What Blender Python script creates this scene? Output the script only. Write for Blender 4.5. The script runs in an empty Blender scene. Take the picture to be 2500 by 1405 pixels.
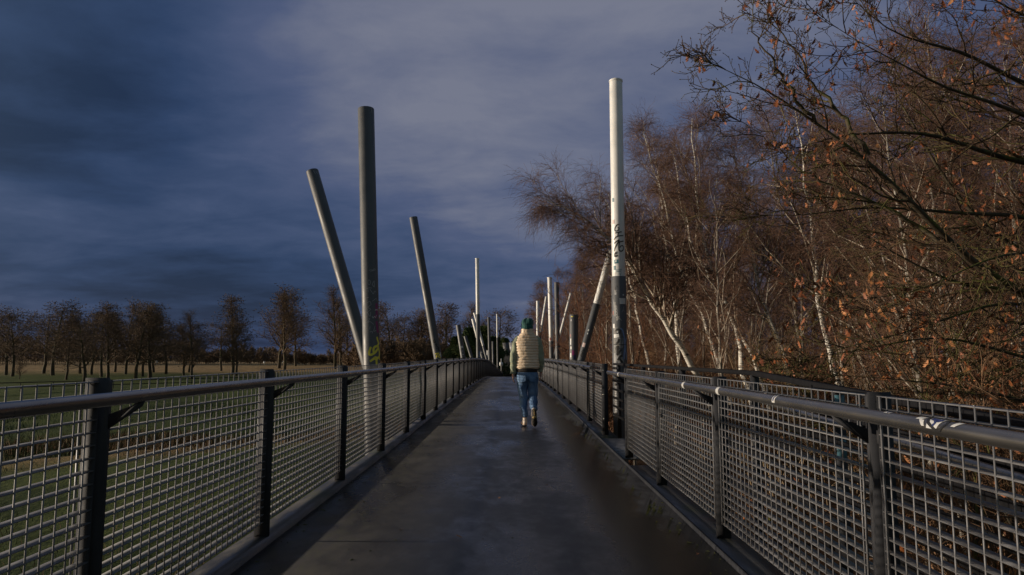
import bpy, bmesh, math, random
import numpy as np
from mathutils import Vector, Matrix

R = math.radians
rng = np.random.default_rng(7)
random.seed(7)
scn = bpy.context.scene
COL = scn.collection

# ------------------------------------------------------------------ camera
CAM_Z, PITCH, FPX = 1.18, R(5.84), 1667.0
cam_d = bpy.data.cameras.new("camera")
cam_d.sensor_width = 36.0
cam_d.lens = 24.0
cam_d.clip_start, cam_d.clip_end = 0.05, 6000
cam = bpy.data.objects.new("camera", cam_d)
COL.objects.link(cam)
cam.location = (0, 0, CAM_Z)
cam.rotation_euler = (R(90) + PITCH, 0, 0)
scn.camera = cam

# ------------------------------------------------------------------ light, sky, exposure
scn.view_settings.view_transform = 'Standard'
scn.view_settings.look = 'None'
scn.view_settings.exposure = 0.0
scn.view_settings.gamma = 1.0
scn.view_settings.use_curve_mapping = False
SUN_EL, SUN_BACK = R(5.5), R(91.0)          # SUN_BACK: from straight behind the camera towards the left
to_sun = Vector((-math.sin(SUN_BACK) * math.cos(SUN_EL), -math.cos(SUN_BACK) * math.cos(SUN_EL), math.sin(SUN_EL)))
sun_d = bpy.data.lights.new("sun", 'SUN')
sun_d.energy = 4.2
sun_d.angle = R(0.5)
sun_d.color = (1.0, 0.86, 0.69)
sun = bpy.data.objects.new("sun", sun_d)
COL.objects.link(sun)
sun.rotation_euler = to_sun.to_track_quat('Z', 'Y').to_euler()
sun.location = (-40, -10, 30)


class NT:
    """small node-tree writer"""
    def __init__(self, tree):
        self.t = tree
        tree.nodes.clear()

    def n(self, typ, ins=None, **props):
        nd = self.t.nodes.new(typ)
        for k, v in props.items():
            setattr(nd, k, v)
        for k, v in (ins or {}).items():
            s = nd.inputs[k]
            if isinstance(v, bpy.types.NodeSocket):
                self.t.links.new(v, s)
            else:
                s.default_value = v
        return nd

    def math(self, op, a, b=0.0, c=None, clamp=False):
        ins = {0: a, 1: b}
        if c is not None:
            ins[2] = c
        return self.n('ShaderNodeMath', ins, operation=op, use_clamp=clamp).outputs[0]

    def ramp(self, fac, stops, interp='LINEAR'):
        nd = self.n('ShaderNodeValToRGB', {0: fac})
        cr = nd.color_ramp
        cr.interpolation = interp
        while len(cr.elements) < len(stops):
            cr.elements.new(0.5)
        for e, (p, c) in zip(cr.elements, stops):
            e.position = p
            e.color = (*c, 1) if len(c) == 3 else c
        return nd.outputs[0]

    def mapr(self, v, a, b, c=0.0, d=1.0, smooth=True):
        return self.n('ShaderNodeMapRange', {'Value': v, 'From Min': a, 'From Max': b, 'To Min': c, 'To Max': d},
                      interpolation_type='SMOOTHSTEP' if smooth else 'LINEAR').outputs[0]

    def mix(self, f, a, b, typ='MIX'):
        nd = self.n('ShaderNodeMix', data_type='RGBA', blend_type=typ)
        for i, v in ((0, f), (6, a), (7, b)):
            if isinstance(v, bpy.types.NodeSocket):
                self.t.links.new(v, nd.inputs[i])
            else:
                nd.inputs[i].default_value = v if i == 0 else ((*v, 1) if len(v) == 3 else v)
        return nd.outputs[2]

    def noise(self, vec, scale, detail=4, rough=0.55, dist=0.0):
        return self.n('ShaderNodeTexNoise', {'Vector': vec, 'Scale': scale, 'Detail': detail, 'Roughness': rough, 'Distortion': dist}).outputs[0]

    def vmap(self, vec, scale=(1, 1, 1), loc=(0, 0, 0), rot=(0, 0, 0)):
        return self.n('ShaderNodeMapping', {'Vector': vec, 'Scale': scale, 'Location': loc, 'Rotation': rot}).outputs[0]


world = bpy.data.worlds.new("World")
scn.world = world
world.use_nodes = True
W = NT(world.node_tree)
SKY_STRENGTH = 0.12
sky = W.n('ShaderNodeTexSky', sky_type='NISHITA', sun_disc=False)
sky.sun_elevation = SUN_EL
sky.sun_rotation = math.atan2(to_sun.x, to_sun.y)
dirv = W.n('ShaderNodeTexCoord').outputs['Generated']
sep = W.n('ShaderNodeSeparateXYZ', {0: dirv})
zz = W.math('MAXIMUM', sep.outputs[2], 0.0)
den = W.math('ADD', zz, 0.16)
px = W.math('DIVIDE', sep.outputs[0], den)
py = W.math('DIVIDE', sep.outputs[1], den)
plane = W.n('ShaderNodeCombineXYZ', {0: px, 1: py, 2: 0.0}).outputs[0]
# flat layers of rain cloud: broad masses, streaks, small texture
big = W.noise(W.vmap(plane, (0.38, 0.46, 1), (3.1, 1.95, 0), (0, 0, R(14))), 1.0, 3, 0.5, 0.4)
streak = W.noise(W.vmap(plane, (0.7, 1.0, 1), (0.4, 5.2, 0), (0, 0, R(9))), 1.3, 5, 0.55, 0.5)
fine = W.noise(W.vmap(plane, (2.0, 2.6, 1), (7, 2, 0), (0, 0, R(20))), 1.5, 6, 0.6, 0.3)
lay = W.math('ADD', W.math('MULTIPLY', big, 0.55), W.math('ADD', W.math('MULTIPLY', streak, 0.30), W.math('MULTIPLY', fine, 0.20)))
# thinner, paler cloud ahead and to the right, thick rain cloud to the left
lay = W.math('MULTIPLY_ADD', W.math('SUBTRACT', lay, 0.5), 1.5, 0.5)
pale = W.n('ShaderNodeVectorMath', {0: dirv, 1: Vector((0.10, 0.90, 0.36)).normalized()}, operation='DOT_PRODUCT').outputs['Value']
pale = W.mapr(pale, 0.80, 1.0, -0.15, 0.235)
lay = W.math('ADD', lay, pale)
low = W.mapr(sep.outputs[2], 0.0, 0.20, -0.02, 0.0)
lay = W.math('ADD', lay, low)
cloud = W.ramp(lay, [(0.26, (0.010, 0.024, 0.066)), (0.40, (0.024, 0.048, 0.118)), (0.52, (0.046, 0.073, 0.156)), (0.64, (0.074, 0.099, 0.190)), (0.84, (0.178, 0.192, 0.262))])
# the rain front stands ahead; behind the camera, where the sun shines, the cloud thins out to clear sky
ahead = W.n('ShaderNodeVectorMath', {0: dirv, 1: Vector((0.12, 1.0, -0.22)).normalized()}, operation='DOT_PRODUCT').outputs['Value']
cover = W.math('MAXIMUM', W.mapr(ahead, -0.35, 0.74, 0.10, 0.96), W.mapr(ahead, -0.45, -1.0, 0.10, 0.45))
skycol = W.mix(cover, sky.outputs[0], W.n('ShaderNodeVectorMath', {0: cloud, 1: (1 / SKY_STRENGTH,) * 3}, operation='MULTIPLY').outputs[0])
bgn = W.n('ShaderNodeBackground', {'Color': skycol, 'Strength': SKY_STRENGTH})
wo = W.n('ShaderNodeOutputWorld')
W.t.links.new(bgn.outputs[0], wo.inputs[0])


# ------------------------------------------------------------------ helpers
def ray(px, py):
    r, u = (px - 1250) / FPX, (702.5 - py) / FPX
    return np.array([r, math.cos(PITCH) - u * math.sin(PITCH), math.sin(PITCH) + u * math.cos(PITCH)])


def at(px, py, Y):
    d = ray(px, py)
    return np.array([0, 0, CAM_Z]) + d * (Y / d[1])


GZ = -2.7


def ground_at(px, py, zg=GZ):
    d = ray(px, py)
    return np.array([0, 0, CAM_Z]) + d * ((zg - CAM_Z) / d[2])


_ky = np.array([-40, -10, 0, 4.5, 8.5, 10.5, 12.5, 14.5, 20, 28, 36, 40, 43, 46, 52, 58, 70, 95, 115, 130, 150.])
_kz = np.array([-.5, -.05, 0, .01, .01, .02, .035, .05, .075, .085, .05, .01, -.03, -.1, -.3, -.5, -.95, -1.8, -2.4, -2.62, -2.66])
_fy = np.arange(-40, 150, 0.5)
_fz = np.interp(_fy, _ky, _kz)
_g = np.exp(-0.5 * (np.arange(-8, 9) / 3.5) ** 2)
_g /= _g.sum()
_fz = np.convolve(np.pad(_fz, 8, mode='edge'), _g, mode='valid')


def D(y):
    return float(np.interp(y, _fy, _fz))


def principled(name, color=(0.5, 0.5, 0.5), rough=0.5, metal=0.0, build=None):
    m = bpy.data.materials.new(name)
    m.use_nodes = True
    nt = NT(m.node_tree)
    b = nt.n('ShaderNodeBsdfPrincipled', {'Base Color': (*color, 1), 'Roughness': rough, 'Metallic': metal})
    o = nt.n('ShaderNodeOutputMaterial')
    nt.t.links.new(b.outputs[0], o.inputs[0])
    if build:
        def setin(k, v):
            if isinstance(v, bpy.types.NodeSocket):
                nt.t.links.new(v, b.inputs[k])
            else:
                b.inputs[k].default_value = v
        build(nt, setin)
    return m


def mesh_np(name, V, F, mats, smooth=False, fmat=None):
    """V (n,3); F (m,k) all faces of k corners, or a list of such arrays"""
    me = bpy.data.meshes.new(name)
    Fs = F if isinstance(F, list) else [F]
    Fs = [np.asarray(f, dtype=np.int32) for f in Fs if len(f)]
    V = np.asarray(V, dtype=np.float32)
    me.vertices.add(len(V))
    me.vertices.foreach_set('co', V.ravel())
    loops = np.concatenate([f.ravel() for f in Fs])
    cnt = np.concatenate([np.full(len(f), f.shape[1], np.int32) for f in Fs])
    me.loops.add(len(loops))
    me.loops.foreach_set('vertex_index', loops)
    me.polygons.add(len(cnt))
    me.polygons.foreach_set('loop_start', np.concatenate([[0], np.cumsum(cnt)[:-1]]).astype(np.int32))
    for m in mats:
        me.materials.append(m)
    if fmat is not None:
        me.polygons.foreach_set('material_index', np.asarray(fmat, np.int32))
    if smooth:
        me.polygons.foreach_set('use_smooth', np.ones(len(cnt), bool))
    me.update(calc_edges=True)
    me.validate()
    return me


def link(name, data, parent=None, loc=(0, 0, 0), rot=(0, 0, 0), scale=(1, 1, 1)):
    o = bpy.data.objects.new(name, data)
    COL.objects.link(o)
    o.location, o.rotation_euler, o.scale = loc, rot, scale
    if parent:
        o.parent = parent
    return o


def tag(o, label=None, cat=None, group=None, kind=None):
    for k, v in (('label', label), ('category', cat), ('group', group), ('kind', kind)):
        if v:
            o[k] = v
    return o


def thing(name, label, cat, loc=(0, 0, 0), rot=(0, 0, 0), group=None):
    o = link(name, None, None, loc, rot)
    o.empty_display_size = 0.1
    return tag(o, label, cat, group)


class MB:
    """collects boxes, prisms and tubes for one mesh"""
    def __init__(self):
        self.V, self.Q, self.T, self.mq, self.mt, self.n = [], [], [], [], [], 0

    def add(self, V, Q=(), T=(), m=0):
        V = np.asarray(V, float)
        if len(Q):
            self.Q.append(np.asarray(Q) + self.n)
            self.mq.append(np.full(len(Q), m))
        if len(T):
            self.T.append(np.asarray(T) + self.n)
            self.mt.append(np.full(len(T), m))
        self.V.append(V)
        self.n += len(V)
        return self

    BQ = np.array([[0, 3, 2, 1], [4, 5, 6, 7], [0, 1, 5, 4], [1, 2, 6, 5], [2, 3, 7, 6], [3, 0, 4, 7]])

    def box(self, x0, x1, y0, y1, z0, z1, dz=0.0, m=0):
        """dz: how much the far (y1) end is higher"""
        V = [(x0, y0, z0), (x1, y0, z0), (x1, y1, z0 + dz), (x0, y1, z0 + dz), (x0, y0, z1), (x1, y0, z1), (x1, y1, z1 + dz), (x0, y1, z1 + dz)]
        return self.add(V, self.BQ, m=m)

    def prism(self, poly, axis, a, b, m=0):
        """polygon in the plane across axis (0,1,2), from a to b along it"""
        k = len(poly)
        o = [i for i in range(3) if i != axis]
        V = np.zeros((2 * k, 3))
        P = np.array(poly, float)
        V[:k, o[0]], V[:k, o[1]], V[:k, axis] = P[:, 0], P[:, 1], a
        V[k:, o[0]], V[k:, o[1]], V[k:, axis] = P[:, 0], P[:, 1], b
        Q = [[i, (i + 1) % k, k + (i + 1) % k, k + i] for i in range(k)]
        T = [[0, i + 1, i] for i in range(1, k - 1)] + [[k, k + i, k + i + 1] for i in range(1, k - 1)]
        return self.add(V, Q, T, m)

    def tube(self, pts, rad, sides=12, caps=True, m=0, ell=None):
        V, Q = tubes(np.asarray(pts, float)[None], np.broadcast_to(np.asarray(rad, float), (1, len(pts))), sides)
        T = []
        if caps:
            n = len(V)
            c0, c1 = np.asarray(pts[0], float), np.asarray(pts[-1], float)
            V = np.vstack([V, c0, c1])
            T = [[n, (i + 1) % sides, i] for i in range(sides)] + [[n + 1, n - sides + i, n - sides + (i + 1) % sides] for i in range(sides)]
        return self.add(V, Q, T, m)

    def mesh(self, name, mats, smooth=False, fix=True):
        V = np.vstack(self.V)
        F, fm = [], []
        if self.Q:
            F.append(np.vstack(self.Q)); fm.append(np.concatenate(self.mq))
        if self.T:
            F.append(np.vstack(self.T)); fm.append(np.concatenate(self.mt))
        me = mesh_np(name, V, F, mats if isinstance(mats, (list, tuple)) else [mats], smooth, np.concatenate(fm))
        if fix:
            bm = bmesh.new()
            bm.from_mesh(me)
            bmesh.ops.recalc_face_normals(bm, faces=bm.faces)
            bm.to_mesh(me)
            bm.free()
        return me

    def obj(self, name, mats, parent=None, smooth=False, loc=(0, 0, 0), rot=(0, 0, 0), sharp=None):
        me = self.mesh(name, mats, smooth)
        if sharp is not None:
            me.set_sharp_from_angle(angle=R(sharp))
        return link(name, me, parent, loc, rot)


def tubes(P, Rd, sides):
    """P (N,K,3) polylines, Rd (N,K) radii -> vertices and quads"""
    N, K, _ = P.shape
    T = np.empty_like(P)
    T[:, 1:-1] = P[:, 2:] - P[:, :-2]
    T[:, 0] = P[:, 1] - P[:, 0]
    T[:, -1] = P[:, -1] - P[:, -2]
    T /= np.linalg.norm(T, axis=2, keepdims=True) + 1e-9
    main = P[:, -1] - P[:, 0]
    ref = np.zeros((N, 3))
    ref[np.arange(N), np.argmin(np.abs(main), axis=1)] = 1
    U = np.cross(T, ref[:, None, :])
    U /= np.linalg.norm(U, axis=2, keepdims=True) + 1e-9
    Vv = np.cross(T, U)
    a = np.arange(sides) * 2 * np.pi / sides
    ring = U[:, :, None, :] * np.cos(a)[None, None, :, None] + Vv[:, :, None, :] * np.sin(a)[None, None, :, None]
    V = P[:, :, None, :] + ring * Rd[:, :, None, None]
    i = np.arange(N)[:, None, None] * (K * sides) + np.arange(K - 1)[None, :, None] * sides
    s = np.arange(sides)[None, None, :]
    s2 = (s + 1) % sides
    Q = np.stack([i + s, i + s2, i + sides + s2, i + sides + s], axis=-1).reshape(-1, 4)
    return V.reshape(-1, 3), Q


def nrm(v):
    return v / (np.linalg.norm(v, axis=-1, keepdims=True) + 1e-9)


def grow(PP, RR, n, t, ang, length, K, wob=0.15, trop=(0, 0, 0), ratio=0.6, rmin=0.002, rmax=1.0, taper=0.35, shape=None, g=None, flat=0.0):
    """children of the polylines PP: n each, leaving at parameter range t with angle range ang (degrees)"""
    g = g or rng
    N, Kp, _ = PP.shape
    M = N * n
    idx = np.repeat(np.arange(N), n)
    tt = (np.tile(np.arange(n), N) + g.random(M)) / n
    tt = t[0] + (t[1] - t[0]) * tt
    f = np.clip(tt * (Kp - 1), 0, Kp - 1.001)
    i = f.astype(int)
    a = (f - i)[:, None]
    pos = PP[idx, i] * (1 - a) + PP[idx, i + 1] * a
    tan = nrm(PP[idx, i + 1] - PP[idx, i])
    rad = RR[idx, i] * (1 - a[:, 0]) + RR[idx, i + 1] * a[:, 0]
    sd = g.normal(size=(M, 3))
    sd[:, 2] *= (1 - flat)
    sd -= (sd * tan).sum(1, keepdims=True) * tan
    sd = nrm(sd)
    an = np.radians(g.uniform(ang[0], ang[1], M))[:, None]
    d = tan * np.cos(an) + sd * np.sin(an)
    plen = np.linalg.norm(np.diff(PP, axis=1), axis=2).sum(1)[idx]
    L = (length(tt, plen) if callable(length) else np.full(M, float(length))) * g.uniform(0.6, 1.25, M)
    pts = np.empty((M, K, 3))
    pts[:, 0] = pos
    st = (L / (K - 1))[:, None]
    tr = np.array(trop)
    for k in range(1, K):
        d = nrm(d + g.normal(size=(M, 3)) * wob + tr * (k / K))
        pos = pos + d * st
        pts[:, k] = pos
    r0 = np.clip(rad * ratio, rmin, rmax)
    rd = np.maximum(r0[:, None] * np.linspace(1, taper, K)[None], rmin * 0.6)
    return pts, rd


def resample(pts, K, wob=0.0, g=None):
    pts = np.asarray(pts, float)
    s = np.concatenate([[0], np.cumsum(np.linalg.norm(np.diff(pts, axis=0), axis=1))])
    u = np.linspace(0, s[-1], K)
    out = np.stack([np.interp(u, s, pts[:, i]) for i in range(3)], 1)
    for _ in range(2):
        out[1:-1] = 0.25 * out[:-2] + 0.5 * out[1:-1] + 0.25 * out[2:]
    if wob:
        out[1:-1] += (g or rng).normal(size=(K - 2, 3)) * wob
    return out


def merge_tubes(parts):
    Vs, Qs, n = [], [], 0
    for P, Rd, s in parts:
        V, Q = tubes(P, Rd, s)
        Vs.append(V)
        Qs.append(Q + n)
        n += len(V)
    return np.vstack(Vs), np.vstack(Qs)


# ------------------------------------------------------------------ materials
def obj_vec(nt):
    return nt.n('ShaderNodeTexCoord').outputs['Object']


def b_paint(col, var=0.25, scale=9.0, r0=0.38, r1=0.6, spec=0.5):
    def f(nt, s):
        v = obj_vec(nt)
        n1 = nt.noise(v, scale, 5)
        n2 = nt.noise(nt.vmap(v, (1, 1, 0.12)), scale * 2.2, 4)
        k = nt.math('MULTIPLY', n1, n2)
        s('Base Color', nt.mix(nt.mapr(k, 0.12, 0.42), tuple(c * (1 - var) for c in col), tuple(c * (1 + var) for c in col)))
        s('Roughness', nt.mapr(n1, 0.3, 0.7, r0, r1))
        s('Specular IOR Level', spec)
        bp = nt.n('ShaderNodeBump', {'Strength': 0.08, 'Distance': 0.01, 'Height': nt.noise(v, 320, 2)})
        s('Normal', bp.outputs[0])
    return f


M_post = principled('post_paint', (0.06, 0.063, 0.07), build=b_paint((0.034, 0.035, 0.040), 0.25, 9, 0.6, 0.8, 0.2))
M_galv = principled('galvanised_steel', metal=0.35, build=b_paint((0.20, 0.20, 0.21), 0.25, 6, 0.5, 0.7))
M_pole = principled('pole_grey_paint', build=b_paint((0.079, 0.084, 0.093), 0.13, 3, 0.42, 0.6))
M_white = principled('pole_white_paint', build=b_paint((0.72, 0.72, 0.71), 0.10, 3, 0.35, 0.5))
M_black = principled('black_paint', (0.014, 0.014, 0.016), build=b_paint((0.012, 0.012, 0.014), 0.2, 9, 0.75, 0.9, 0.12))
M_bolt = principled('bolt_steel', (0.6, 0.58, 0.52), 0.25, 0.9)


def b_rail(nt, s):
    v = obj_vec(nt)
    n1 = nt.noise(nt.vmap(v, (1, 0.25, 1)), 14, 5)
    s('Base Color', nt.mix(nt.mapr(n1, 0.3, 0.75), (0.21, 0.20, 0.19), (0.30, 0.285, 0.265)))
    s('Roughness', nt.mapr(nt.noise(nt.vmap(v, (1, 0.2, 1)), 9, 3), 0.3, 0.7, 0.22, 0.32))
    s('Anisotropic', 0.4)


M_rail = principled('handrail_steel', metal=0.9, build=b_rail)


def b_deck(nt, s):
    v = obj_vec(nt)
    sx = nt.n('ShaderNodeSeparateXYZ', {0: v})
    patch = nt.noise(nt.vmap(v, (1.1, 0.45, 1)), 0.9, 5, 0.6)
    grain = nt.noise(v, 260, 3, 0.7)
    mid = nt.noise(nt.vmap(v, (1, 0.6, 1)), 7, 6, 0.65)
    edge = nt.noise(v, 55, 4, 0.6)
    # rain water gathers along the right edge, where the deck falls to
    right = nt.mapr(sx.outputs[0], 0.30, 1.25, 0.0, 0.42)
    wet = nt.math('ADD', nt.math('ADD', nt.math('MULTIPLY', patch, 0.85), nt.math('MULTIPLY', mid, 0.18)), right)
    blot = nt.noise(nt.vmap(v, (1, 0.7, 1)), 2.6, 8, 0.72, 0.5)
    wet = nt.math('ADD', wet, nt.math('MULTIPLY', nt.math('SUBTRACT', blot, 0.5), 0.30))
    damp = nt.mapr(wet, 0.44, 0.62)
    pud = nt.mapr(nt.math('ADD', wet, nt.math('ADD', nt.math('MULTIPLY', edge, 0.10), nt.math('MULTIPLY', mid, 0.10))), 0.93, 1.12)
    dry = nt.mix(nt.mapr(mid, 0.3, 0.75), (0.019, 0.0185, 0.0185), (0.043, 0.041, 0.040))
    col = nt.mix(damp, dry, (0.018, 0.0175, 0.019))
    speck = nt.mapr(grain, 0.60, 0.74)
    col = nt.mix(nt.math('MULTIPLY', speck, 0.6), col, (0.15, 0.14, 0.14))
    # moss towards the left edge, plus painted pale dashes imitating sun flecks
    left = nt.mapr(sx.outputs[0], -0.75, -1.5)
    moss = nt.math('MULTIPLY', left, nt.mapr(nt.noise(nt.vmap(v, (3.0, 1.0, 1)), 5, 5, 0.7), 0.47, 0.6))
    col = nt.mix(nt.math('MULTIPLY', moss, 0.65), col, (0.040, 0.042, 0.022))
    li = nt.math('MULTIPLY', left, nt.mapr(nt.noise(nt.vmap(v, (2.0, 4.5, 1)), 9, 3, 0.6), 0.70, 0.76))
    col = nt.mix(nt.math('MULTIPLY', li, 0.55), col, (0.20, 0.20, 0.17))
    col = nt.mix(pud, col, (0.020, 0.020, 0.022))
    s('Base Color', col)
    rg = nt.mapr(damp, 0, 1, 0.52, 0.24, False)
    n_r = nt.n('ShaderNodeMix', {0: pud, 2: rg, 3: 0.035}, data_type='FLOAT').outputs[0]
    s('Roughness', n_r)
    st = nt.mapr(pud, 0, 1, 0.35, 0.0, False)
    hg = nt.math('ADD', nt.math('MULTIPLY', grain, 0.6), nt.math('MULTIPLY', mid, 0.6))
    bp = nt.n('ShaderNodeBump', {'Strength': st, 'Distance': 0.006, 'Height': hg})
    s('Normal', bp.outputs[0])


M_deck = principled('wet_asphalt', build=b_deck)


def b_kerb(nt, s):
    v = obj_vec(nt)
    n1 = nt.noise(nt.vmap(v, (1, 0.3, 1)), 8, 6, 0.65)
    n2 = nt.noise(v, 2.3, 4)
    col = nt.mix(nt.mapr(n1, 0.35, 0.7), (0.032, 0.031, 0.030), (0.075, 0.072, 0.069))
    col = nt.mix(nt.math('MULTIPLY', nt.mapr(n2, 0.5, 0.68), 0.7), col, (0.05, 0.055, 0.025))
    s('Base Color', col)
    s('Roughness', nt.mapr(n1, 0.3, 0.7, 0.35, 0.7))
    s('Normal', nt.n('ShaderNodeBump', {'Strength': 0.25, 'Distance': 0.004, 'Height': n1}).outputs[0])


M_kerb = principled('kerb_plate', build=b_kerb)


def b_ground(nt, s):
    v = nt.n('ShaderNodeNewGeometry').outputs['Position']
    sx = nt.n('ShaderNodeSeparateXYZ', {0: v})
    n1 = nt.noise(v, 0.045, 5, 0.6)
    n2 = nt.noise(nt.vmap(v, (1, 0.5, 1)), 0.6, 6, 0.65)
    n3 = nt.noise(v, 9, 4, 0.7)
    g = nt.mix(nt.mapr(n2, 0.3, 0.7), (0.040, 0.060, 0.009), (0.094, 0.118, 0.018))
    tan = nt.mix(nt.mapr(n2, 0.3, 0.7), (0.25, 0.155, 0.062), (0.50, 0.325, 0.14))
    far = nt.math('ADD', sx.outputs[1], nt.math('MULTIPLY', n1, 60))
    tf = nt.mapr(far, 165, 235)
    # dry reed bands across the near meadow
    rd = nt.math('ADD', nt.math('ADD', nt.math('MULTIPLY', sx.outputs[0], -0.7), sx.outputs[1]), nt.math('MULTIPLY', n1, 24))
    band = nt.math('SUBTRACT', 1.0, nt.mapr(nt.math('ABSOLUTE', nt.math('SUBTRACT', rd, 52)), 1.5, 6))
    tf = nt.math('MAXIMUM', tf, nt.math('MULTIPLY', band, 0.8))
    near = nt.math('SUBTRACT', 1.0, nt.mapr(nt.math('ADD', rd, nt.math('MULTIPLY', n2, 8)), 22, 33))
    tf = nt.math('MAXIMUM', tf, nt.math('MULTIPLY', near, 0.55))
    col = nt.mix(tf, g, tan)
    wood = nt.mapr(nt.math('ADD', sx.outputs[0], nt.math('MULTIPLY', n2, 2)), 2.5, 5)
    wfar = nt.math('SUBTRACT', 1.0, nt.mapr(sx.outputs[1], 120, 150))
    litter = nt.mix(nt.mapr(n3, 0.35, 0.7), (0.028, 0.018, 0.011), (0.10, 0.05, 0.022))
    col = nt.mix(nt.math('MULTIPLY', wood, wfar), col, litter)
    col = nt.mix(nt.math('MULTIPLY', nt.mapr(n3, 0.45, 0.75), 0.35), col, (0.02, 0.022, 0.009))
    s('Base Color', col)
    s('Roughness', 0.9)
    s('Specular IOR Level', 0.15)
    s('Normal', nt.n('ShaderNodeBump', {'Strength': 0.9, 'Distance': 0.25, 'Height': nt.math('ADD', n2, nt.math('MULTIPLY', n3, 0.3))}).outputs[0])


M_ground = principled('meadow_ground', build=b_ground)


def b_birch(nt, s):
    v = obj_vec(nt)
    marks = nt.noise(nt.vmap(v, (3, 3, 22)), 1.2, 4, 0.65)
    patch = nt.noise(nt.vmap(v, (2, 2, 1.0)), 1.4, 5, 0.6)
    col = nt.mix(nt.mapr(marks, 0.53, 0.60), (0.70, 0.66, 0.59), (0.06, 0.05, 0.045))
    col = nt.mix(nt.mapr(patch, 0.56, 0.70), col, (0.11, 0.095, 0.08))
    s('Base Color', col)
    s('Roughness', 0.75)


M_birch = principled('birch_bark', build=b_birch)


def b_bark(c0, c1, moss=None, sc=14):
    def f(nt, s):
        v = obj_vec(nt)
        n = nt.noise(nt.vmap(v, (1, 1, 0.3)), sc, 5, 0.65)
        col = nt.mix(nt.mapr(n, 0.3, 0.7), c0, c1)
        if moss:
            nz = nt.n('ShaderNodeSeparateXYZ', {0: nt.n('ShaderNodeNewGeometry').outputs['Normal']}).outputs[2]
            mm = nt.math('ADD', nt.math('MULTIPLY', nz, 0.16), nt.noise(v, 2.1, 4, 0.6))
            col = nt.mix(nt.math('MULTIPLY', nt.mapr(mm, 0.50, 0.64), 0.85), col, moss)
        s('Base Color', col)
        s('Roughness', 0.85)
        s('Specular IOR Level', 0.25)
        s('Normal', nt.n('ShaderNodeBump', {'Strength': 0.5, 'Distance': 0.01, 'Height': n}).outputs[0])
    return f


M_oak = principled('oak_bark', build=b_bark((0.030, 0.024, 0.017), (0.085, 0.068, 0.046), (0.095, 0.105, 0.018)))
M_oaktwig = principled('oak_twigs', build=b_bark((0.038, 0.025, 0.017), (0.100, 0.062, 0.037), (0.085, 0.085, 0.022), 5))
M_btwig = principled('birch_twigs', build=b_bark((0.078, 0.044, 0.031), (0.172, 0.100, 0.070), None, 3))
M_bpale = principled('birch_branch_bark', build=b_bark((0.17, 0.135, 0.105), (0.52, 0.455, 0.37), None, 6))
M_thick = principled('thicket_stems', build=b_bark((0.085, 0.048, 0.026), (0.26, 0.152, 0.088), None, 3))
M_rust = principled('red_brown_stems', build=b_bark((0.080, 0.036, 0.020), (0.19, 0.088, 0.050), None, 3))
M_ftree = principled('field_tree_bark', build=b_bark((0.035, 0.026, 0.018), (0.10, 0.075, 0.048), (0.07, 0.075, 0.02), 6))
M_ftwig = principled('field_tree_twigs', build=b_bark((0.070, 0.046, 0.029), (0.165, 0.112, 0.070), None, 2))
M_pine = principled('evergreen_needles', build=b_bark((0.026, 0.044, 0.014), (0.080, 0.108, 0.032), None, 1.2))


def b_leaf(nt, s):
    oi = nt.n('ShaderNodeObjectInfo').outputs['Random']
    n = nt.noise(nt.n('ShaderNodeNewGeometry').outputs['Position'], 3.1, 3)
    k = nt.math('ADD', nt.math('MULTIPLY', oi, 0.6), nt.math('MULTIPLY', n, 0.5))
    s('Base Color', nt.ramp(k, [(0.2, (0.16, 0.045, 0.016)), (0.5, (0.31, 0.102, 0.030)), (0.85, (0.42, 0.185, 0.065))]))
    s('Roughness', 0.65)
    s('Transmission Weight', 0.0)


M_leaf = principled('dry_oak_leaf', build=b_leaf)
M_reed = principled('dry_reed', build=b_bark((0.08, 0.045, 0.02), (0.21, 0.12, 0.055), None, 2))
M_grass = principled('meadow_grass', build=b_bark((0.018, 0.032, 0.007), (0.055, 0.075, 0.016), None, 1.5))

# ------------------------------------------------------------------ ground
gx = np.unique(np.concatenate([np.linspace(-2500, -300, 12), np.linspace(-300, -60, 25), np.linspace(-60, 60, 81), np.linspace(60, 300, 25), np.linspace(300, 2500, 12)]))
gy = np.unique(np.concatenate([np.linspace(-800, -60, 9), np.linspace(-60, 180, 121), np.linspace(180, 600, 43), np.linspace(600, 4500, 20)]))
XX, YY = np.meshgrid(gx, gy, indexing='ij')
ZZ = GZ + 0.22 * np.sin(XX * 0.071 + 1.3) * np.sin(YY * 0.053) + 0.10 * np.sin(XX * 0.23 + YY * 0.17) + 0.05 * np.sin(XX * 0.61 - YY * 0.43)
ditch = np.exp(-((-0.7 * XX + YY - 44) / 3.0) ** 2) * (XX < 0)
ZZ -= 0.7 * ditch
ZZ = np.where(YY > 300, GZ, ZZ)
ZZ -= 0.35 * np.exp(-(XX / 4.0) ** 2) * (YY < 125)
nx, ny = XX.shape
ii = np.arange(nx * ny).reshape(nx, ny)
Fg = np.stack([ii[:-1, :-1], ii[1:, :-1], ii[1:, 1:], ii[:-1, 1:]], -1).reshape(-1, 4)
gnd = link('ground', mesh_np('ground', np.stack([XX, YY, ZZ], -1).reshape(-1, 3), Fg, [M_ground], True))
tag(gnd, kind='structure')

# ------------------------------------------------------------------ bridge deck
DX0, DX1 = -1.53, 1.29
ys = np.concatenate([np.arange(-12, 60, 1.0), np.arange(60, 132, 2.0)])


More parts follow.
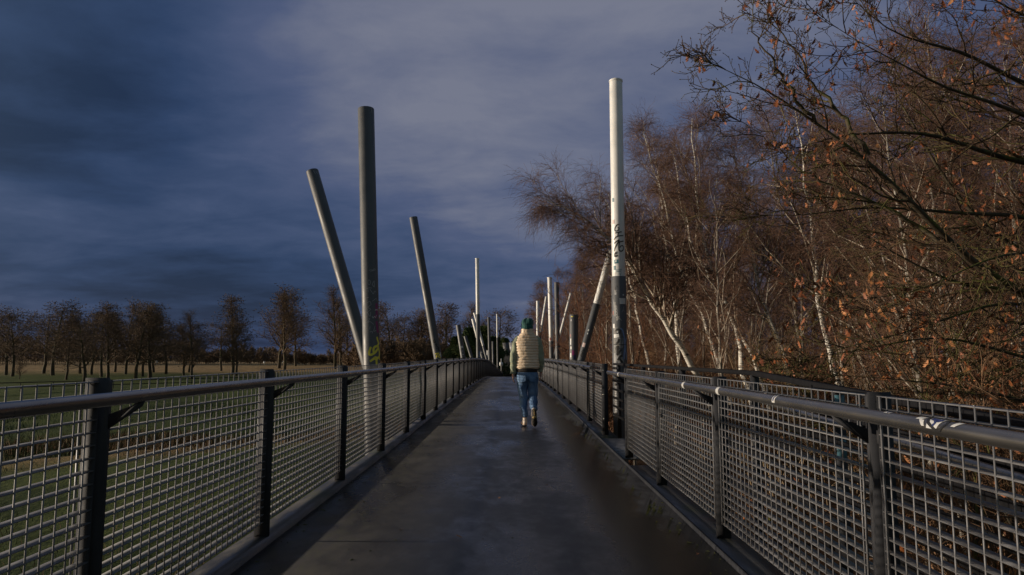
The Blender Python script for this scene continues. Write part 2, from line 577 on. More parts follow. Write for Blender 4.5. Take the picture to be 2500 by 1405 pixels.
def strip(name, prof, ys, mat, parent=None, smooth=False):
    """extrude a closed x-z profile along the bridge"""
    prof = np.array(prof, float)
    k, n = len(prof), len(ys)
    V = np.zeros((n, k, 3))
    V[:, :, 0] = prof[None, :, 0]
    V[:, :, 1] = np.asarray(ys)[:, None]
    V[:, :, 2] = prof[None, :, 1] + np.array([D(y) for y in ys])[:, None]
    i = np.arange(n - 1)[:, None] * k
    s = np.arange(k)[None]
    s2 = (s + 1) % k
    Q = np.stack([i + s, i + s2, i + k + s2, i + k + s], -1).reshape(-1, 4)
    T = [[0, a + 1, a] for a in range(1, k - 1)] + [[(n - 1) * k, (n - 1) * k + a, (n - 1) * k + a + 1] for a in range(1, k - 1)]
    m = MB()
    m.add(V.reshape(-1, 3), Q, T)
    return m.obj(name, mat, parent, smooth)


deck = strip('bridge_deck', [(DX0, -0.28), (DX1, -0.28), (DX1, -0.050), (0.6, -0.022), (-0.4, 0.0), (DX0, 0.0)], ys, M_deck)
tag(deck, kind='structure')
kl = strip('kerb', [(-1.71, -0.30), (DX0 - 0.002, -0.30), (DX0 - 0.002, 0.03), (-1.71, 0.03)], ys, M_kerb)
tag(kl, kind='structure')
# right kerb: thin upright edge angle and the kerb plate, open where the pole bay is
ys_a, ys_b, ys_c = np.arange(-12, 8.6, 0.9), np.array([8.72, 9.6, 10.38]), np.concatenate([np.arange(10.5, 60, 1.0), np.arange(60, 132, 2.0)])
for yy in (ys_a, ys_c):
    tag(strip('kerb', [(DX1 + 0.022, -0.30), (1.60, -0.30), (1.60, -0.034), (DX1 + 0.022, -0.034)], yy, M_kerb), kind='structure')
tag(strip('edge_angle', [(DX1 + 0.002, -0.25), (DX1 + 0.018, -0.25), (DX1 + 0.018, -0.020), (DX1 + 0.002, -0.020)], ys, M_post), kind='structure')
# box girder under the deck
tag(strip('bridge_girder', [(-0.9, -0.75), (0.7, -0.75), (0.9, -0.31), (-1.1, -0.31)], ys, M_post), kind='structure')
# steel tread plate in the bay
m = MB()
m.box(DX1 + 0.022, 1.96, 8.50, 10.46, -0.07, -0.036)
tread = m.obj('tread_plate', M_galv)
tag(tread, 'galvanised tread plate on the floor of the railing gap beside the striped tall pole', 'tread plate')
m = MB()
for i in range(13):
    y = 8.56 + i * 0.152
    m.box(DX1 + 0.03, 1.95, y, y + 0.012, -0.036, -0.030)
m.obj('tread_rib', M_galv, tread)

# ------------------------------------------------------------------ railings
POST_T, PAN_B, PAN_T, HAND_Z, HAND_R = 1.095, 0.125, 1.08, 1.025, 0.0245
PITCH_H, PITCH_V = 0.0475, 0.069


def railing(label, side, X, posts, hand, near_n, ends=(), drop=0.0):
    """side -1: left of the deck, +1: right. X: middle of the posts. posts: list of y. hand: (y0, y1) of the handrail"""
    root = thing('bridge_railing', label, 'railing', (X, posts[0], -drop))
    ox, oy = X, posts[0]
    inn = -side                                    # direction towards the deck
    hw, th = 0.047, 0.010
    pm = MB()
    pm.prism([(-hw, 0.0), (hw, 0.0), (hw, POST_T - 0.02), (hw - 0.012, POST_T), (-hw, POST_T)] if inn > 0 else
             [(-hw, 0.0), (hw, 0.0), (hw, POST_T), (-hw + 0.012, POST_T), (-hw, POST_T - 0.02)], 1, -th, th)
    pmesh = pm.mesh('post', [M_post])
    bm_ = MB()
    xs = lambda a: inn * a
    poly = [(xs(hw + 0.001), 0.90), (xs(hw + 0.125), 0.985), (xs(hw + 0.135), HAND_Z - HAND_R + 0.004), (xs(hw + 0.105), HAND_Z - HAND_R + 0.002), (xs(hw + 0.100), 0.993), (xs(hw + 0.001), 0.955)]
    bm_.prism(poly, 1, -0.005, 0.005)
    bmesh_ = bm_.mesh('bracket', [M_post])
    for i, y in enumerate(posts):
        z = D(y) + (0.03 if side < 0 else 0.012)
        p = link('post', pmesh, root, (0, y - oy, z), scale=(1, 1, 1 - (0.03 if side < 0 else 0.012) / POST_T))
        if y < 32:
            if i in ends:
                for zz_ in (0.25, 0.62, 0.99):
                    b = MB()
                    b.tube([(inn * 0.02, -th, zz_), (inn * 0.02, -th - 0.014, zz_)], [0.012, 0.009], 8)
                    b.obj('bolt', M_bolt, p, smooth=False)
        link('bracket', bmesh_, root, (0, y - oy, D(y)))
    # handrail
    hx = inn * (hw + 0.12)
    yy = np.concatenate([np.arange(hand[0], hand[1], 1.0), [hand[1]]])
    hp = [(hx, y - oy, D(y) + HAND_Z) for y in yy]
    hb = MB()
    hb.tube(hp, HAND_R, 18)
    hr = hb.obj('handrail', M_rail, root, True, sharp=40)
    # grating panels
    nb = int(round((PAN_T - PAN_B) / PITCH_H))
    zb = [PAN_B + (PAN_T - PAN_B) * k / nb for k in range(nb + 1)]
    bw = 0.021
    for i in range(len(posts) - 1):
        y0, y1 = posts[i] + 0.055, posts[i + 1] - 0.030
        d0, dz = D(y0), D(y1) - D(y0)
        L = y1 - y0
        nv = int(round(L / PITCH_V))
        fr = MB()
        far = y0 > 60
        for yy_ in (0.0, L):
            zz0 = dz * yy_ / L
            fr.box(-bw, bw, yy_ - 0.0015, yy_ + 0.0015, PAN_B - 0.006 + zz0, PAN_T + 0.006 + zz0, m=1)
        clamps = MB()
        if not far:
            for ya, yb in ((-0.047, -0.003), (L + 0.003, L + 0.020)):   # clamp flats to the posts
                zz0 = dz * (0 if ya < 0 else 1)
                for zc in (0.30, 0.90):
                    (MB() if far else clamps).box(-0.018, 0.004, ya, yb, zc + zz0, zc + 0.05 + zz0, m=1)
            clamps.box(-0.030, -0.0225, 0.030, 0.036, PAN_B + dz * 0.02, PAN_T)
            clamps.box(-0.030, -0.0225, L - 0.036, L - 0.030, PAN_B + dz, PAN_T + dz)
        if i in near_n:
            for z in (zb[0], zb[-1]):
                fr.box(-bw, bw, 0.0, L, z - 0.0016, z + 0.0016, dz)
            pan = fr.obj('mesh_panel', [M_galv, M_post], root, loc=(0, y0 - oy, d0))
            b = MB(); b.box(-bw, bw, 0.003, L - 0.003, -0.0020, 0.0020, dz)
            bme = b.mesh('bar', [M_galv])
            r_ = MB(); r_.tube([(0, 0, PAN_B - 0.004), (0, 0, PAN_T + 0.004)], 0.0031, 6)
            rme = r_.mesh('rod', [M_galv])
            cl = clamps.obj('clamp', [M_galv, M_post], pan)
            cl['kind'] = 'stuff'
            for z in zb[1:-1]:
                link('bar', bme, pan, (0, 0, z))
            for k in range(1, nv):
                link('rod', rme, pan, (inn * (bw - 0.001), L * k / nv, dz * k / nv))
        else:
            for z in zb:
                fr.box(-bw, bw, 0.003, L - 0.003, z - 0.0016, z + 0.0016, dz)
            for k in range(1, nv):
                yk = L * k / nv
                cx = inn * (bw - 0.001)
                fr.box(cx - 0.0027, cx + 0.0027, yk - 0.0027, yk + 0.0027, PAN_B - 0.004 + dz * k / nv, PAN_T + 0.004 + dz * k / nv)
            if not far:
                fr.V += clamps.V; fr.Q += [q + fr.n for q in clamps.Q]; fr.mq += clamps.mq; fr.n += clamps.n
            pan = fr.obj('mesh_panel', [M_galv, M_post], root, loc=(0, y0 - oy, d0))
            pan['kind'] = 'stuff'
    return root, hr, hx


posts_l = [-3.4, -1.38, 0.65, 2.68, 4.52] + [6.52 + 2.0 * k for k in range(56)]
rail_l, hr_l, hx_l = railing('long grey mesh railing running over the crest beside the dark leaning poles', -1, -1.607, posts_l, (-4, posts_l[-1] + 0.3), (2, 3, 4, 5))
posts_rn = [-3.45, -1.4, 0.64, 2.68, 4.72, 6.62, 8.42]
rail_rn, hr_rn, hx_rn = railing('near mesh railing with stickers on its handrail, in front of the oak', 1, 1.42, posts_rn, (-4, 8.95), (2, 3, 4, 5), drop=0.055)
posts_rf = [10.55] + [12.68 + 2.08 * k for k in range(56)]
rail_rf, hr_rf, hx_rf = railing('mesh railing beyond the gap, right of the walking person, with bolts on its end post', 1, 1.42, posts_rf, (10.9, posts_rf[-1] + 0.3), (0,), ends=(0,), drop=0.032)

P_cyan = principled('sticker_cyan', (0.07, 0.17, 0.22), 0.5)
# outer barrier with flat bars behind the near right railing
ob = thing('outer_barrier', 'dark barrier of flat horizontal bars behind the near mesh railing, passing the tall white pole', 'barrier', (2.08, 13.4, 0))
m = MB(); m.box(-0.035, 0.035, -0.012, 0.012, -0.4, 1.02)
opost = m.mesh('post', [M_post])
OB_Y = [13.4, 10.9, 8.4, 5.9, 4.4, 2.4, 0.4, -1.6]
ob_dz = lambda y: -0.045 * max(0.0, 5.9 - y)
for y in OB_Y:
    pst = link('post', opost, ob, (0.0, y - 13.4, D(y) + ob_dz(y)))
    if y == 4.4:
        for za, zb_ in ((0.60, 0.72), (0.84, 1.00)):
            m = MB(); m.box(-0.030, 0.030, -0.0145, -0.0125, za, zb_)
            m.obj('sticker', P_cyan, pst)
for k in range(7):
    z = 1.045 - 0.165 * k
    m = MB()
    x0, x1, hh_ = (-0.03, 0.03, 0.02) if k == 0 else (-0.052, -0.040, 0.022)
    m.box(x0, x1, -7.5, 0.55, z - hh_, z + hh_)
    m.box(x0, x1, -15.0, -7.5, z - hh_ + ob_dz(-1.6), z + hh_ + ob_dz(-1.6), -ob_dz(-1.6))
    m.obj('rail_bar', M_black, ob)
m = MB(); m.tube([(-0.12, -15, 0.86 + ob_dz(-1.6)), (-0.12, -7.5, 0.86), (-0.12, 0.5, 0.86)], 0.022, 12)
m.obj('handrail', M_rail, ob, True, sharp=40)


# ------------------------------------------------------------------ poles
def pole(label, base, top, r, mats, group=None, splits=(), cap=None, cat='pole', r_top=None):
    """tube pole from base to top (world points at deck-rail height and at its head), carried on down to the ground.
    splits: [(distance below the head where the next material begins)]"""
    base, top = np.array(base, float), np.array(top, float)
    ax = nrm(top - base)
    down = (base[2] - (GZ - 0.6)) / ax[2]
    foot = base - ax * down
    root = thing('bridge_pole', label, cat, foot, group=group)
    Lt = np.linalg.norm(top - foot)
    edges = [Lt] + [Lt - s for s in splits] + [0.0]
    for i, mt in enumerate(mats):
        a, b = edges[i + 1], edges[i]
        rr = r if i == len(mats) - 1 else (r_top or r * 0.94)
        mb = MB()
        pts = [ax * b, ax * (b - 0.012), ax * (a + 0.01), ax * a]
        mb.tube(pts, [rr * 0.955, rr, rr, rr * 0.985], 40)
        mb.obj('pole_tube', mt, root, True, sharp=35)
    if cap:
        mb = MB()
        rr = (r_top or r) * 1.07
        mb.tube([ax * (Lt - 0.02), ax * (Lt + 0.015), ax * (Lt + 0.03)], [rr, rr, rr * 0.86], 32)
        mb.obj('cap', cap, root, True, sharp=35)
    # local frame for paint and stickers: u to the right as seen from the path, v up the pole
    tocam = np.array([0, 0, CAM_Z]) - foot
    tocam -= ax * np.dot(tocam, ax)
    tocam = nrm(tocam)
    right = np.cross(ax, tocam)
    right = -right if right[0] < 0 else right
    fr = dict(root=root, foot=foot, ax=ax, f=tocam, rt=right, r=r, L=Lt, top=top)
    return fr


def on_pole(fr, u, v, r, lift=0.002):
    th = u / r
    return fr['ax'] * v + (fr['f'] * math.cos(th) + fr['rt'] * math.sin(th)) * (r + lift)


def v_at(fr, py):
    """height along the pole that is seen at image row py (for the pole's own axis)"""
    lo, hi = 0.0, fr['L']
    for _ in range(40):
        mid = (lo + hi) / 2
        p = fr['foot'] + fr['ax'] * mid - np.array([0, 0, CAM_Z])
        dep = p[1] * math.cos(PITCH) + p[2] * math.sin(PITCH)
        up = -p[1] * math.sin(PITCH) + p[2] * math.cos(PITCH)
        y = 702.5 - FPX * up / dep
        lo, hi = (mid, hi) if y > py else (lo, mid)
    return lo


def strokes(fr, name, lines, w, mat, r=None, lift=0.002):
    """painted strokes: each a polyline of (u, v) on the pole's skin"""
    r = r or fr['r']
    mb = MB()
    for q, ln in enumerate(lines):
        ln = np.array(ln, float)
        s = np.concatenate([[0], np.cumsum(np.linalg.norm(np.diff(ln, axis=0), axis=1))])
        n = max(3, int(s[-1] / 0.012))
        uu = np.linspace(0, s[-1], n)
        P = np.stack([np.interp(uu, s, ln[:, i]) for i in range(2)], 1)
        for _ in range(3):
            P[1:-1] = 0.25 * P[:-2] + 0.5 * P[1:-1] + 0.25 * P[2:]
        T = np.gradient(P, axis=0)
        T = nrm(T)
        Nn = np.stack([-T[:, 1], T[:, 0]], 1)
        ww = w * (0.75 + 0.25 * np.sin(np.linspace(0.4, 2.6, n)))[:, None] * 0.5
        A, B = P + Nn * ww, P - Nn * ww
        V = [on_pole(fr, *a, r, lift + 0.0004 * q) for a in A] + [on_pole(fr, *b, r, lift + 0.0004 * q) for b in B]
        mb.add(V, [[i, i + 1, n + i + 1, n + i] for i in range(n - 1)])
    o = mb.obj(name, mat, fr['root'])
    return o


def patch(fr, name, u, v, w, h, mat, r=None, rot=0.0, lift=0.003, blob=None):
    r = r or fr['r']
    n, k = 7, 5
    c, s = math.cos(rot), math.sin(rot)
    V = []
    for j in range(k):
        for i in range(n):
            a, b = (i / (n - 1) - 0.5) * w, (j / (k - 1) - 0.5) * h
            V.append(on_pole(fr, u + a * c - b * s, v + a * s + b * c, r, lift))
    Q = [[j * n + i, j * n + i + 1, (j + 1) * n + i + 1, (j + 1) * n + i] for j in range(k - 1) for i in range(n - 1)]
    return MB().add(V, Q).obj(name, mat, fr['root'])


def flatpaint(name, c, r=0.5):
    return principled(name, c, r)


P_black = flatpaint('spray_black', (0.012, 0.012, 0.013))
P_white = flatpaint('marker_white', (0.55, 0.55, 0.53))
P_dimwhite = flatpaint('marker_faint', (0.27, 0.27, 0.29))
P_yellow = flatpaint('spray_yellow', (0.70, 0.61, 0.06))
P_magenta = flatpaint('spray_magenta', (0.20, 0.02, 0.12))
P_blue = flatpaint('spray_pale_blue', (0.16, 0.25, 0.45))
P_stick = flatpaint('sticker_paper', (0.62, 0.63, 0.62))
P_teal = flatpaint('sticker_teal', (0.05, 0.16, 0.20))
P_pink = flatpaint('sticker_pink', (0.55, 0.42, 0.40))
P_rustred = flatpaint('paint_red', (0.24, 0.05, 0.04))
P_navy = flatpaint('print_navy', (0.02, 0.03, 0.11))


def spole(px_b, py_b, px_t, py_t, Yb, Yt=None):
    return at(px_b, py_b, Yb), at(px_t, py_t, Yt or Yb)


GL, GRt = 'poles along the left side of the bridge', 'poles along the right side of the bridge'
b, t = spole(907, 885, 893.5, 266, 11.9)
L1 = pole('thick upright dark grey pole with yellow and white scribbles, tallest of the left ones', b, t, 0.145, [M_pole], GL)
b, t = spole(893, 870, 762, 418, 12.6, 12.9)
L2 = pole('leaning dark grey pole crossing behind the thick scribbled upright pole', b, t, 0.118, [M_pole], GL)
b, t = spole(1070, 879, 1009, 531, 20.8)
L3 = pole('leaning dark grey pole with black letters and a yellow tag at its foot', b, t, 0.125, [M_pole], GL)
b, t = spole(1131.5, 880, 1118.5, 794, 31.5)
L4 = pole('short grey stub pole with a white round sticker, leaning slightly', b, t, 0.112, [M_pole], GL)
b, t = spole(1153.5, 880, 1135.5, 821, 38.7)
L5 = pole('short grey stub pole leaning strongly left, without paint', b, t, 0.095, [M_pole], GL)
b, t = spole(1168, 879, 1165, 632, 45.7)
v6 = np.linalg.norm(at(1165, 632, 45.7) - at(1166.5, 768, 45.7))
L6 = pole('tall upright pole, white above and grey below, beyond the dark leaning pole', b, t, 0.135, [M_white, M_pole], GL, [v6], M_white)
b, t = spole(1180, 881, 1154, 779, 53)
L7 = pole('thin white topped pole leaning left, upper end left of the tall half white pole', b, t, 0.12, [M_white, M_pole], GL, [1.6])
b, t = spole(1189.5, 881, 1158, 764, 60)
L8 = pole('slim leaning pole with a grey foot, just behind the tall half white pole', b, t, 0.11, [M_white, M_pole], GL, [3.0])
b, t = spole(1190.3, 886, 1190.3, 856, 62)
L9 = pole('very short pale upright stub pole at the foot of the tall dark distant one', b, t, 0.07, [M_white], GL)
b, t = spole(1195.5, 886, 1193, 775, 66)
L10 = pole('tall all dark upright pole between the two distant half white poles', b, t, 0.12, [M_pole], GL)
b, t = spole(1204, 889, 1203, 834, 76)
L11 = pole('low dark upright stub pole next to the farthest white topped pole', b, t, 0.11, [M_pole], GL)
b, t = spole(1215, 895, 1213.4, 767, 92)
L12 = pole('farthest slim white topped pole where the bridge drops away', b, t, 0.105, [M_white, M_pole], GL, [3.2])

b, t = spole(1513.5, 890, 1503.5, 199, 14.6)
v1 = np.linalg.norm(at(1503.5, 199, 14.6) - at(1510, 676, 14.6))
R1 = pole('tallest pole, white above, grey below, with black graffiti and stickers', b, t, 0.157, [M_white, M_pole], GRt, [v1], M_white, r_top=0.142)
b, t = spole(1419, 880, 1492, 614, 21.5)
R2 = pole('leaning pole, dark below and mottled white above, behind the tallest pole', b, t, 0.118, [M_white, M_pole], GRt, [1.75])
b, t = spole(1401, 880, 1401, 769, 22.7)
R3 = pole('short thick dark grey stub pole with scratched pale paint, left of the leaning pole', b, t, 0.145, [M_pole], GRt)
b, t = spole(1362, 880, 1359, 690, 33)
R4 = pole('slim all dark upright pole under the birch twigs', b, t, 0.118, [M_pole], GRt)
b, t = spole(1347, 880, 1342, 679, 36)
R5 = pole('mottled white upright pole with dark foot and red mark, left of the slim dark one', b, t, 0.125, [M_white, M_pole], GRt, [3.35], M_white)
b, t = spole(1351, 880, 1394, 716, 39)
R6 = pole('thin pale pole leaning right behind the slim dark upright one', b, t, 0.075, [M_white, M_pole], GRt, [3.3])
b, t = spole(1313.5, 880, 1313, 736, 55)
R7 = pole('white upright pole just right of the green beanie', b, t, 0.13, [M_white], GRt, (), M_white)
b, t = spole(1310, 880, 1334, 725, 53)
R8 = pole('thin white pole leaning right, its dark foot behind the shoulder of the person', b, t, 0.10, [M_white, M_pole], GRt, [2.8])

# --- writing and stickers on the tallest right pole: letters stacked downwards
pxm = 14.6 / FPX                                  # metres per photo pixel at that pole
rw = 0.142


def L_(fr, pts, cx=1508.0):
    return [((x - cx) * pxm * 1.05, v_at(fr, y)) for x, y in pts]


G = [
    L_(R1, [(1511, 551), (1506, 552), (1501, 559), (1500, 566), (1504, 568), (1509, 566), (1511, 561), (1508, 558)]),
    L_(R1, [(1501, 572), (1508, 571), (1517, 569)]), L_(R1, [(1509, 571), (1507, 580)]), L_(R1, [(1497, 588), (1504, 581), (1512, 579), (1522, 578)]),
    L_(R1, [(1498, 597), (1505, 592), (1511, 588), (1509, 593), (1500, 608), (1498, 616)]),
    L_(R1, [(1504, 600), (1511, 594), (1522, 591)]), L_(R1, [(1511, 594), (1509, 605), (1510, 615), (1515, 617), (1521, 612), (1522, 605), (1518, 602), (1513, 604), (1512, 608)]),
    L_(R1, [(1506, 618), (1500, 620), (1498, 626), (1506, 627)]), L_(R1, [(1499, 623), (1505, 622)]), L_(R1, [(1498, 626), (1500, 630), (1507, 626)]),
]
strokes(R1, 'graffiti_lettering', G, 0.026, P_black, rw)
G2 = [
    L_(R1, [(1513, 806), (1507, 805), (1500, 812), (1499, 820), (1502, 824), (1510, 819), (1514, 811), (1512, 806)], 1512), L_(R1, [(1505, 814), (1513, 815)], 1512),
    L_(R1, [(1499, 828), (1500, 838), (1506, 840), (1510, 834), (1511, 828)], 1512),
    L_(R1, [(1498, 862), (1504, 850), (1509, 845), (1507, 856), (1506, 868), (1511, 860), (1516, 854)], 1512),
    L_(R1, [(1507, 880), (1512, 872), (1517, 868)], 1512), L_(R1, [(1510, 874), (1518, 886)], 1512),
]
strokes(R1, 'graffiti_lettering', G2, 0.042, P_black)
lp = [[(1505 + 2.2 * math.sin(a) + 0.5 * i, 752 + i * 7 + 4.5 * math.cos(a)) for a in np.linspace(0, 6.3, 12)] for i in range(5)]
strokes(R1, 'graffiti_scrawl', [L_(R1, p, 1512) for p in lp] + [L_(R1, [(1504, 776), (1513, 774), (1506, 782), (1514, 779), (1517, 784)], 1512)], 0.008, P_white)
strokes(R1, 'graffiti_scrawl', [L_(R1, [(1504, 702), (1503, 712), (1507, 714)], 1512), L_(R1, [(1507, 700), (1509, 703)], 1512)], 0.007, P_black)
strokes(R1, 'graffiti_scrawl', [L_(R1, [(1524, 750), (1521, 758), (1525, 762)], 1512), L_(R1, [(1522, 757), (1518, 764)], 1512), L_(R1, [(1496, 730), (1500, 745)], 1512)], 0.009, P_dimwhite)
strokes(R1, 'spray_streak', [L_(R1, [(1514, 803), (1519, 806), (1524, 826), (1525, 850), (1522, 878)], 1512), L_(R1, [(1531, 826), (1525, 838), (1529, 866), (1531, 880)], 1512), L_(R1, [(1524, 850), (1522, 872)], 1512)], 0.036, P_blue)
for nm, x, y, w, h, mt, rr, ro in (('sticker', 1497, 491, .05, .085, P_cyan, rw, 0), ('sticker', 1497, 544, .06, .09, P_pink, rw, 0), ('sticker', 1503, 641, .10, .085, P_teal, rw, .05),
                                   ('sticker', 1502, 640, .035, .04, P_stick, rw, .05), ('sticker', 1498.5, 656, .05, .09, P_teal, rw, 0), ('sticker', 1498.5, 671, .05, .07, P_stick, rw, 0),
                                   ('sticker', 1509, 665, .125, .125, P_stick, rw, .06), ('sticker', 1521.5, 737, .15, .125, P_stick, .157, 0), ('sticker', 1523, 722, .03, .03, P_stick, .157, .78),
                                   ('sticker', 1505, 821, .12, .075, P_stick, .157, .1), ('sticker', 1508, 812, .03, .025, P_stick, .157, .1), ('sticker', 1498.5, 797, .05, .09, P_stick, .157, 0),
                                   ('paint_patch', 1496.8, 765, .03, .08, P_rustred, .157, 0)):
    patch(R1, nm, (x - (1508 if rr == rw else 1512.5)) * pxm * 1.06, v_at(R1, y), w, h, mt, rr, ro)
strokes(R1, 'sticker_print', [L_(R1, [(1502, 662), (1516, 661)]), L_(R1, [(1502, 666), (1513, 665)]), L_(R1, [(1511, 670), (1512, 675)])], 0.012, P_teal, rw, 0.006)
P_worn = principled('worn_overpaint', build=b_paint((0.22, 0.225, 0.23), 0.5, 14, 0.5, 0.7))
for u_, y_, w_, h_ in ((-.055, 868, .17, .26), (-.02, 838, .20, .20), (-.085, 812, .11, .22), (.03, 880, .12, .14), (-.10, 756, .06, .30), (-.075, 716, .05, .10)):
    patch(R1, 'worn_patch', u_, v_at(R1, y_), w_, h_, P_worn, lift=0.0008, rot=random.uniform(-.12, .12))
strokes(R1, 'weld_seam', [L_(R1, [(1496, 842), (1512, 842.6), (1529, 842)], 1512)], 0.012, M_black)

# --- scribbles on the thick left pole
pxm1 = 11.9 / FPX


def K_(fr, pts, cx, k):
    return [((x - cx) * k * 1.06, v_at(fr, y)) for x, y in pts]


cx1 = 906.5
Y_ = [[(921, 824), (923, 832), (927, 840), (922, 846), (914, 848), (911, 854), (912, 862)], [(906, 848), (902, 858), (901, 866), (905, 868), (915, 862), (924, 852), (926, 848), (918, 846), (913, 850)],
      [(903, 883), (910, 878), (917, 872), (915, 880), (926, 873)], [(919, 872), (918, 884), (919, 893)], [(926, 852), (929, 862), (928, 873), (929, 880)]]
strokes(L1, 'graffiti_scrawl', [K_(L1, p, cx1, pxm1) for p in Y_], 0.040, P_yellow)
W_ = [[(905 + 3.2 * math.sin(a), 692 + 6.5 * math.cos(a)) for a in np.linspace(0, 6.3, 12)], [(917, 688), (911, 697), (917, 705), (917, 688)], [(899, 707), (905, 705), (911, 706)], [(902, 706), (903, 716)], [(906, 708), (914, 722), (917, 712), (921, 716)],
      [(899, 742), (906, 737), (909, 746), (900, 752), (908, 757), (899, 765)], [(899, 764), (906, 776), (907, 764)], [(902, 780), (906, 778), (899, 790), (905, 786), (913, 794)], [(905, 798), (904, 806)], [(916, 798), (912, 812), (919, 808)],
      [(905, 664), (909, 661), (913, 664), (917, 658), (921, 661)], [(908, 666), (920, 662)], [(899, 730), (904, 728)], [(911, 738), (921, 730), (924, 738)], [(904, 812), (911, 810), (909, 816)]]
strokes(L1, 'graffiti_scrawl', [K_(L1, p, cx1, pxm1) for p in W_], 0.011, P_dimwhite)
W2 = [[(910, 774), (912, 780), (916, 773), (918, 779), (921, 771)], [(917, 760), (926, 756)], [(918, 757), (925, 760)]]
strokes(L1, 'graffiti_scrawl', [K_(L1, p, cx1, pxm1) for p in W2], 0.009, P_white)
patch(L1, 'spray_patch', 0.122, v_at(L1, 758), 0.06, 0.22, P_magenta, lift=0.0012)
patch(L1, 'spray_patch', 0.125, v_at(L1, 800), 0.055, 0.20, P_magenta, lift=0.0012, rot=0.15)
patch(L1, 'spray_patch', 0.095, v_at(L1, 775), 0.06, 0.06, P_magenta, lift=0.0012, rot=0.4)
patch(L1, 'scratch', 0.10, v_at(L1, 276), 0.008, 0.09, P_dimwhite)
patch(L2, 'scratch', 0.035, v_at(L2, 428), 0.010, 0.075, P_dimwhite, rot=0.2)
patch(L2, 'scratch', 0.075, v_at(L2, 428), 0.010, 0.075, P_dimwhite, rot=0.4)
# --- lettering on the other poles
k3 = 20.8 / FPX
B3 = [[(1066, 829), (1062, 832), (1063, 838), (1067, 836), (1066, 832)], [(1064, 842), (1070, 841), (1066, 846), (1071, 848)], [(1066, 852), (1073, 850), (1069, 857), (1075, 857)]]
c3 = 1066
strokes(L3, 'graffiti_lettering', [K_(L3, p, c3, k3) for p in B3], 0.03, P_black)
Y3 = [[(1062, 864), (1071, 863), (1065, 868), (1063, 873)], [(1070, 865), (1073, 869), (1067, 871), (1074, 876)]]
strokes(L3, 'graffiti_scrawl', [K_(L3, [(x + 1.5, y) for x, y in p], 1068.5, k3) for p in Y3], 0.032, P_yellow)
patch(L3, 'sticker', 0.10, v_at(L3, 868), 0.035, 0.14, P_stick)
patch(L4, 'sticker', 0.02, v_at(L4, 848), 0.11, 0.10, P_stick)
patch(L4, 'sticker', 0.02, v_at(L4, 858), 0.05, 0.11, P_dimwhite)
patch(L4, 'sticker', 0.02, v_at(L4, 866), 0.05, 0.05, P_stick)
k6 = 45.7 / FPX
strokes(L6, 'graffiti_lettering', [K_(L6, [(1169, 859), (1172, 861), (1169, 864), (1172, 867), (1169, 870), (1172, 873)], 1168, k6)], 0.05, P_blue)
patch(L7, 'sticker', 0.02, v_at(L7, 861), 0.12, 0.11, P_stick)
strokes(L11, 'graffiti_lettering', [K_(L11, [(1204, 866), (1205.5, 870), (1204, 874), (1205.5, 878)], 1203.5, 76 / FPX)], 0.05, P_stick)
patch(L9, 'spray_patch', 0.0, v_at(L9, 880), 0.16, 0.30, P_yellow)
k3r = 22.7 / FPX
for nm, u, y, w, h, mt in (('scratch', -.06, 774, .07, .03, P_yellow), ('scratch', -.09, 783, .05, .06, P_dimwhite), ('spray_patch', -.115, 835, .04, .20, P_stick), ('spray_patch', -.10, 850, .05, .09, P_stick),
                           ('spray_patch', -.12, 820, .03, .10, P_rustred), ('sticker', -.11, 868, .05, .14, P_stick), ('spray_patch', -.02, 862, .09, .16, P_magenta), ('spray_patch', .03, 872, .10, .14, P_navy)):
    patch(R3, nm, u, v_at(R3, y), w, h, mt)
k2r = 21.5 / FPX
patch(R2, 'sticker', -0.03, v_at(R2, 808), .035, .06, P_stick)
patch(R2, 'sticker', -0.03, v_at(R2, 816), .03, .05, P_stick)
patch(R2, 'sticker', -0.05, v_at(R2, 844), .09, .13, P_pink)
strokes(R2, 'graffiti_lettering', [K_(R2, [(1414, 853), (1418, 856), (1413, 860), (1417, 864), (1412, 868), (1416, 872)], 1417, k2r)], 0.05, P_black)
patch(R5, 'paint_patch', -0.06, v_at(R5, 829), .10, .14, P_rustred)

# --- stickers on the near right handrail
def rail_sticker(name, y, a0, a1, dy, mat, lift=0.0012, shear=0.0, taper=1.0):
    """wraps part of the handrail: a0..a1 degrees from straight up towards the deck"""
    X0 = 1.42 + hx_rn
    if y < 3:
        y, dy, shear = y * 0.8444, dy * 1.25, shear * 1.4
    V, n, k = [], 9, 5
    for j in range(k):
        for i in range(n):
            a = R(a0 + (a1 - a0) * i / (n - 1))
            f = i / (n - 1)
            w = dy * (1 + (taper - 1) * f)
            yy_ = y + (j / (k - 1) - 0.5) * w + shear * f
            rr = HAND_R + lift
            V.append((X0 - math.sin(a) * rr - rail_rn.location.x, yy_ - rail_rn.location.y, D(yy_) + HAND_Z + math.cos(a) * rr))
    Q = [[j * n + i, j * n + i + 1, (j + 1) * n + i + 1, (j + 1) * n + i] for j in range(k - 1) for i in range(n - 1)]
    MB().add(V, Q).obj(name, mat, rail_rn)


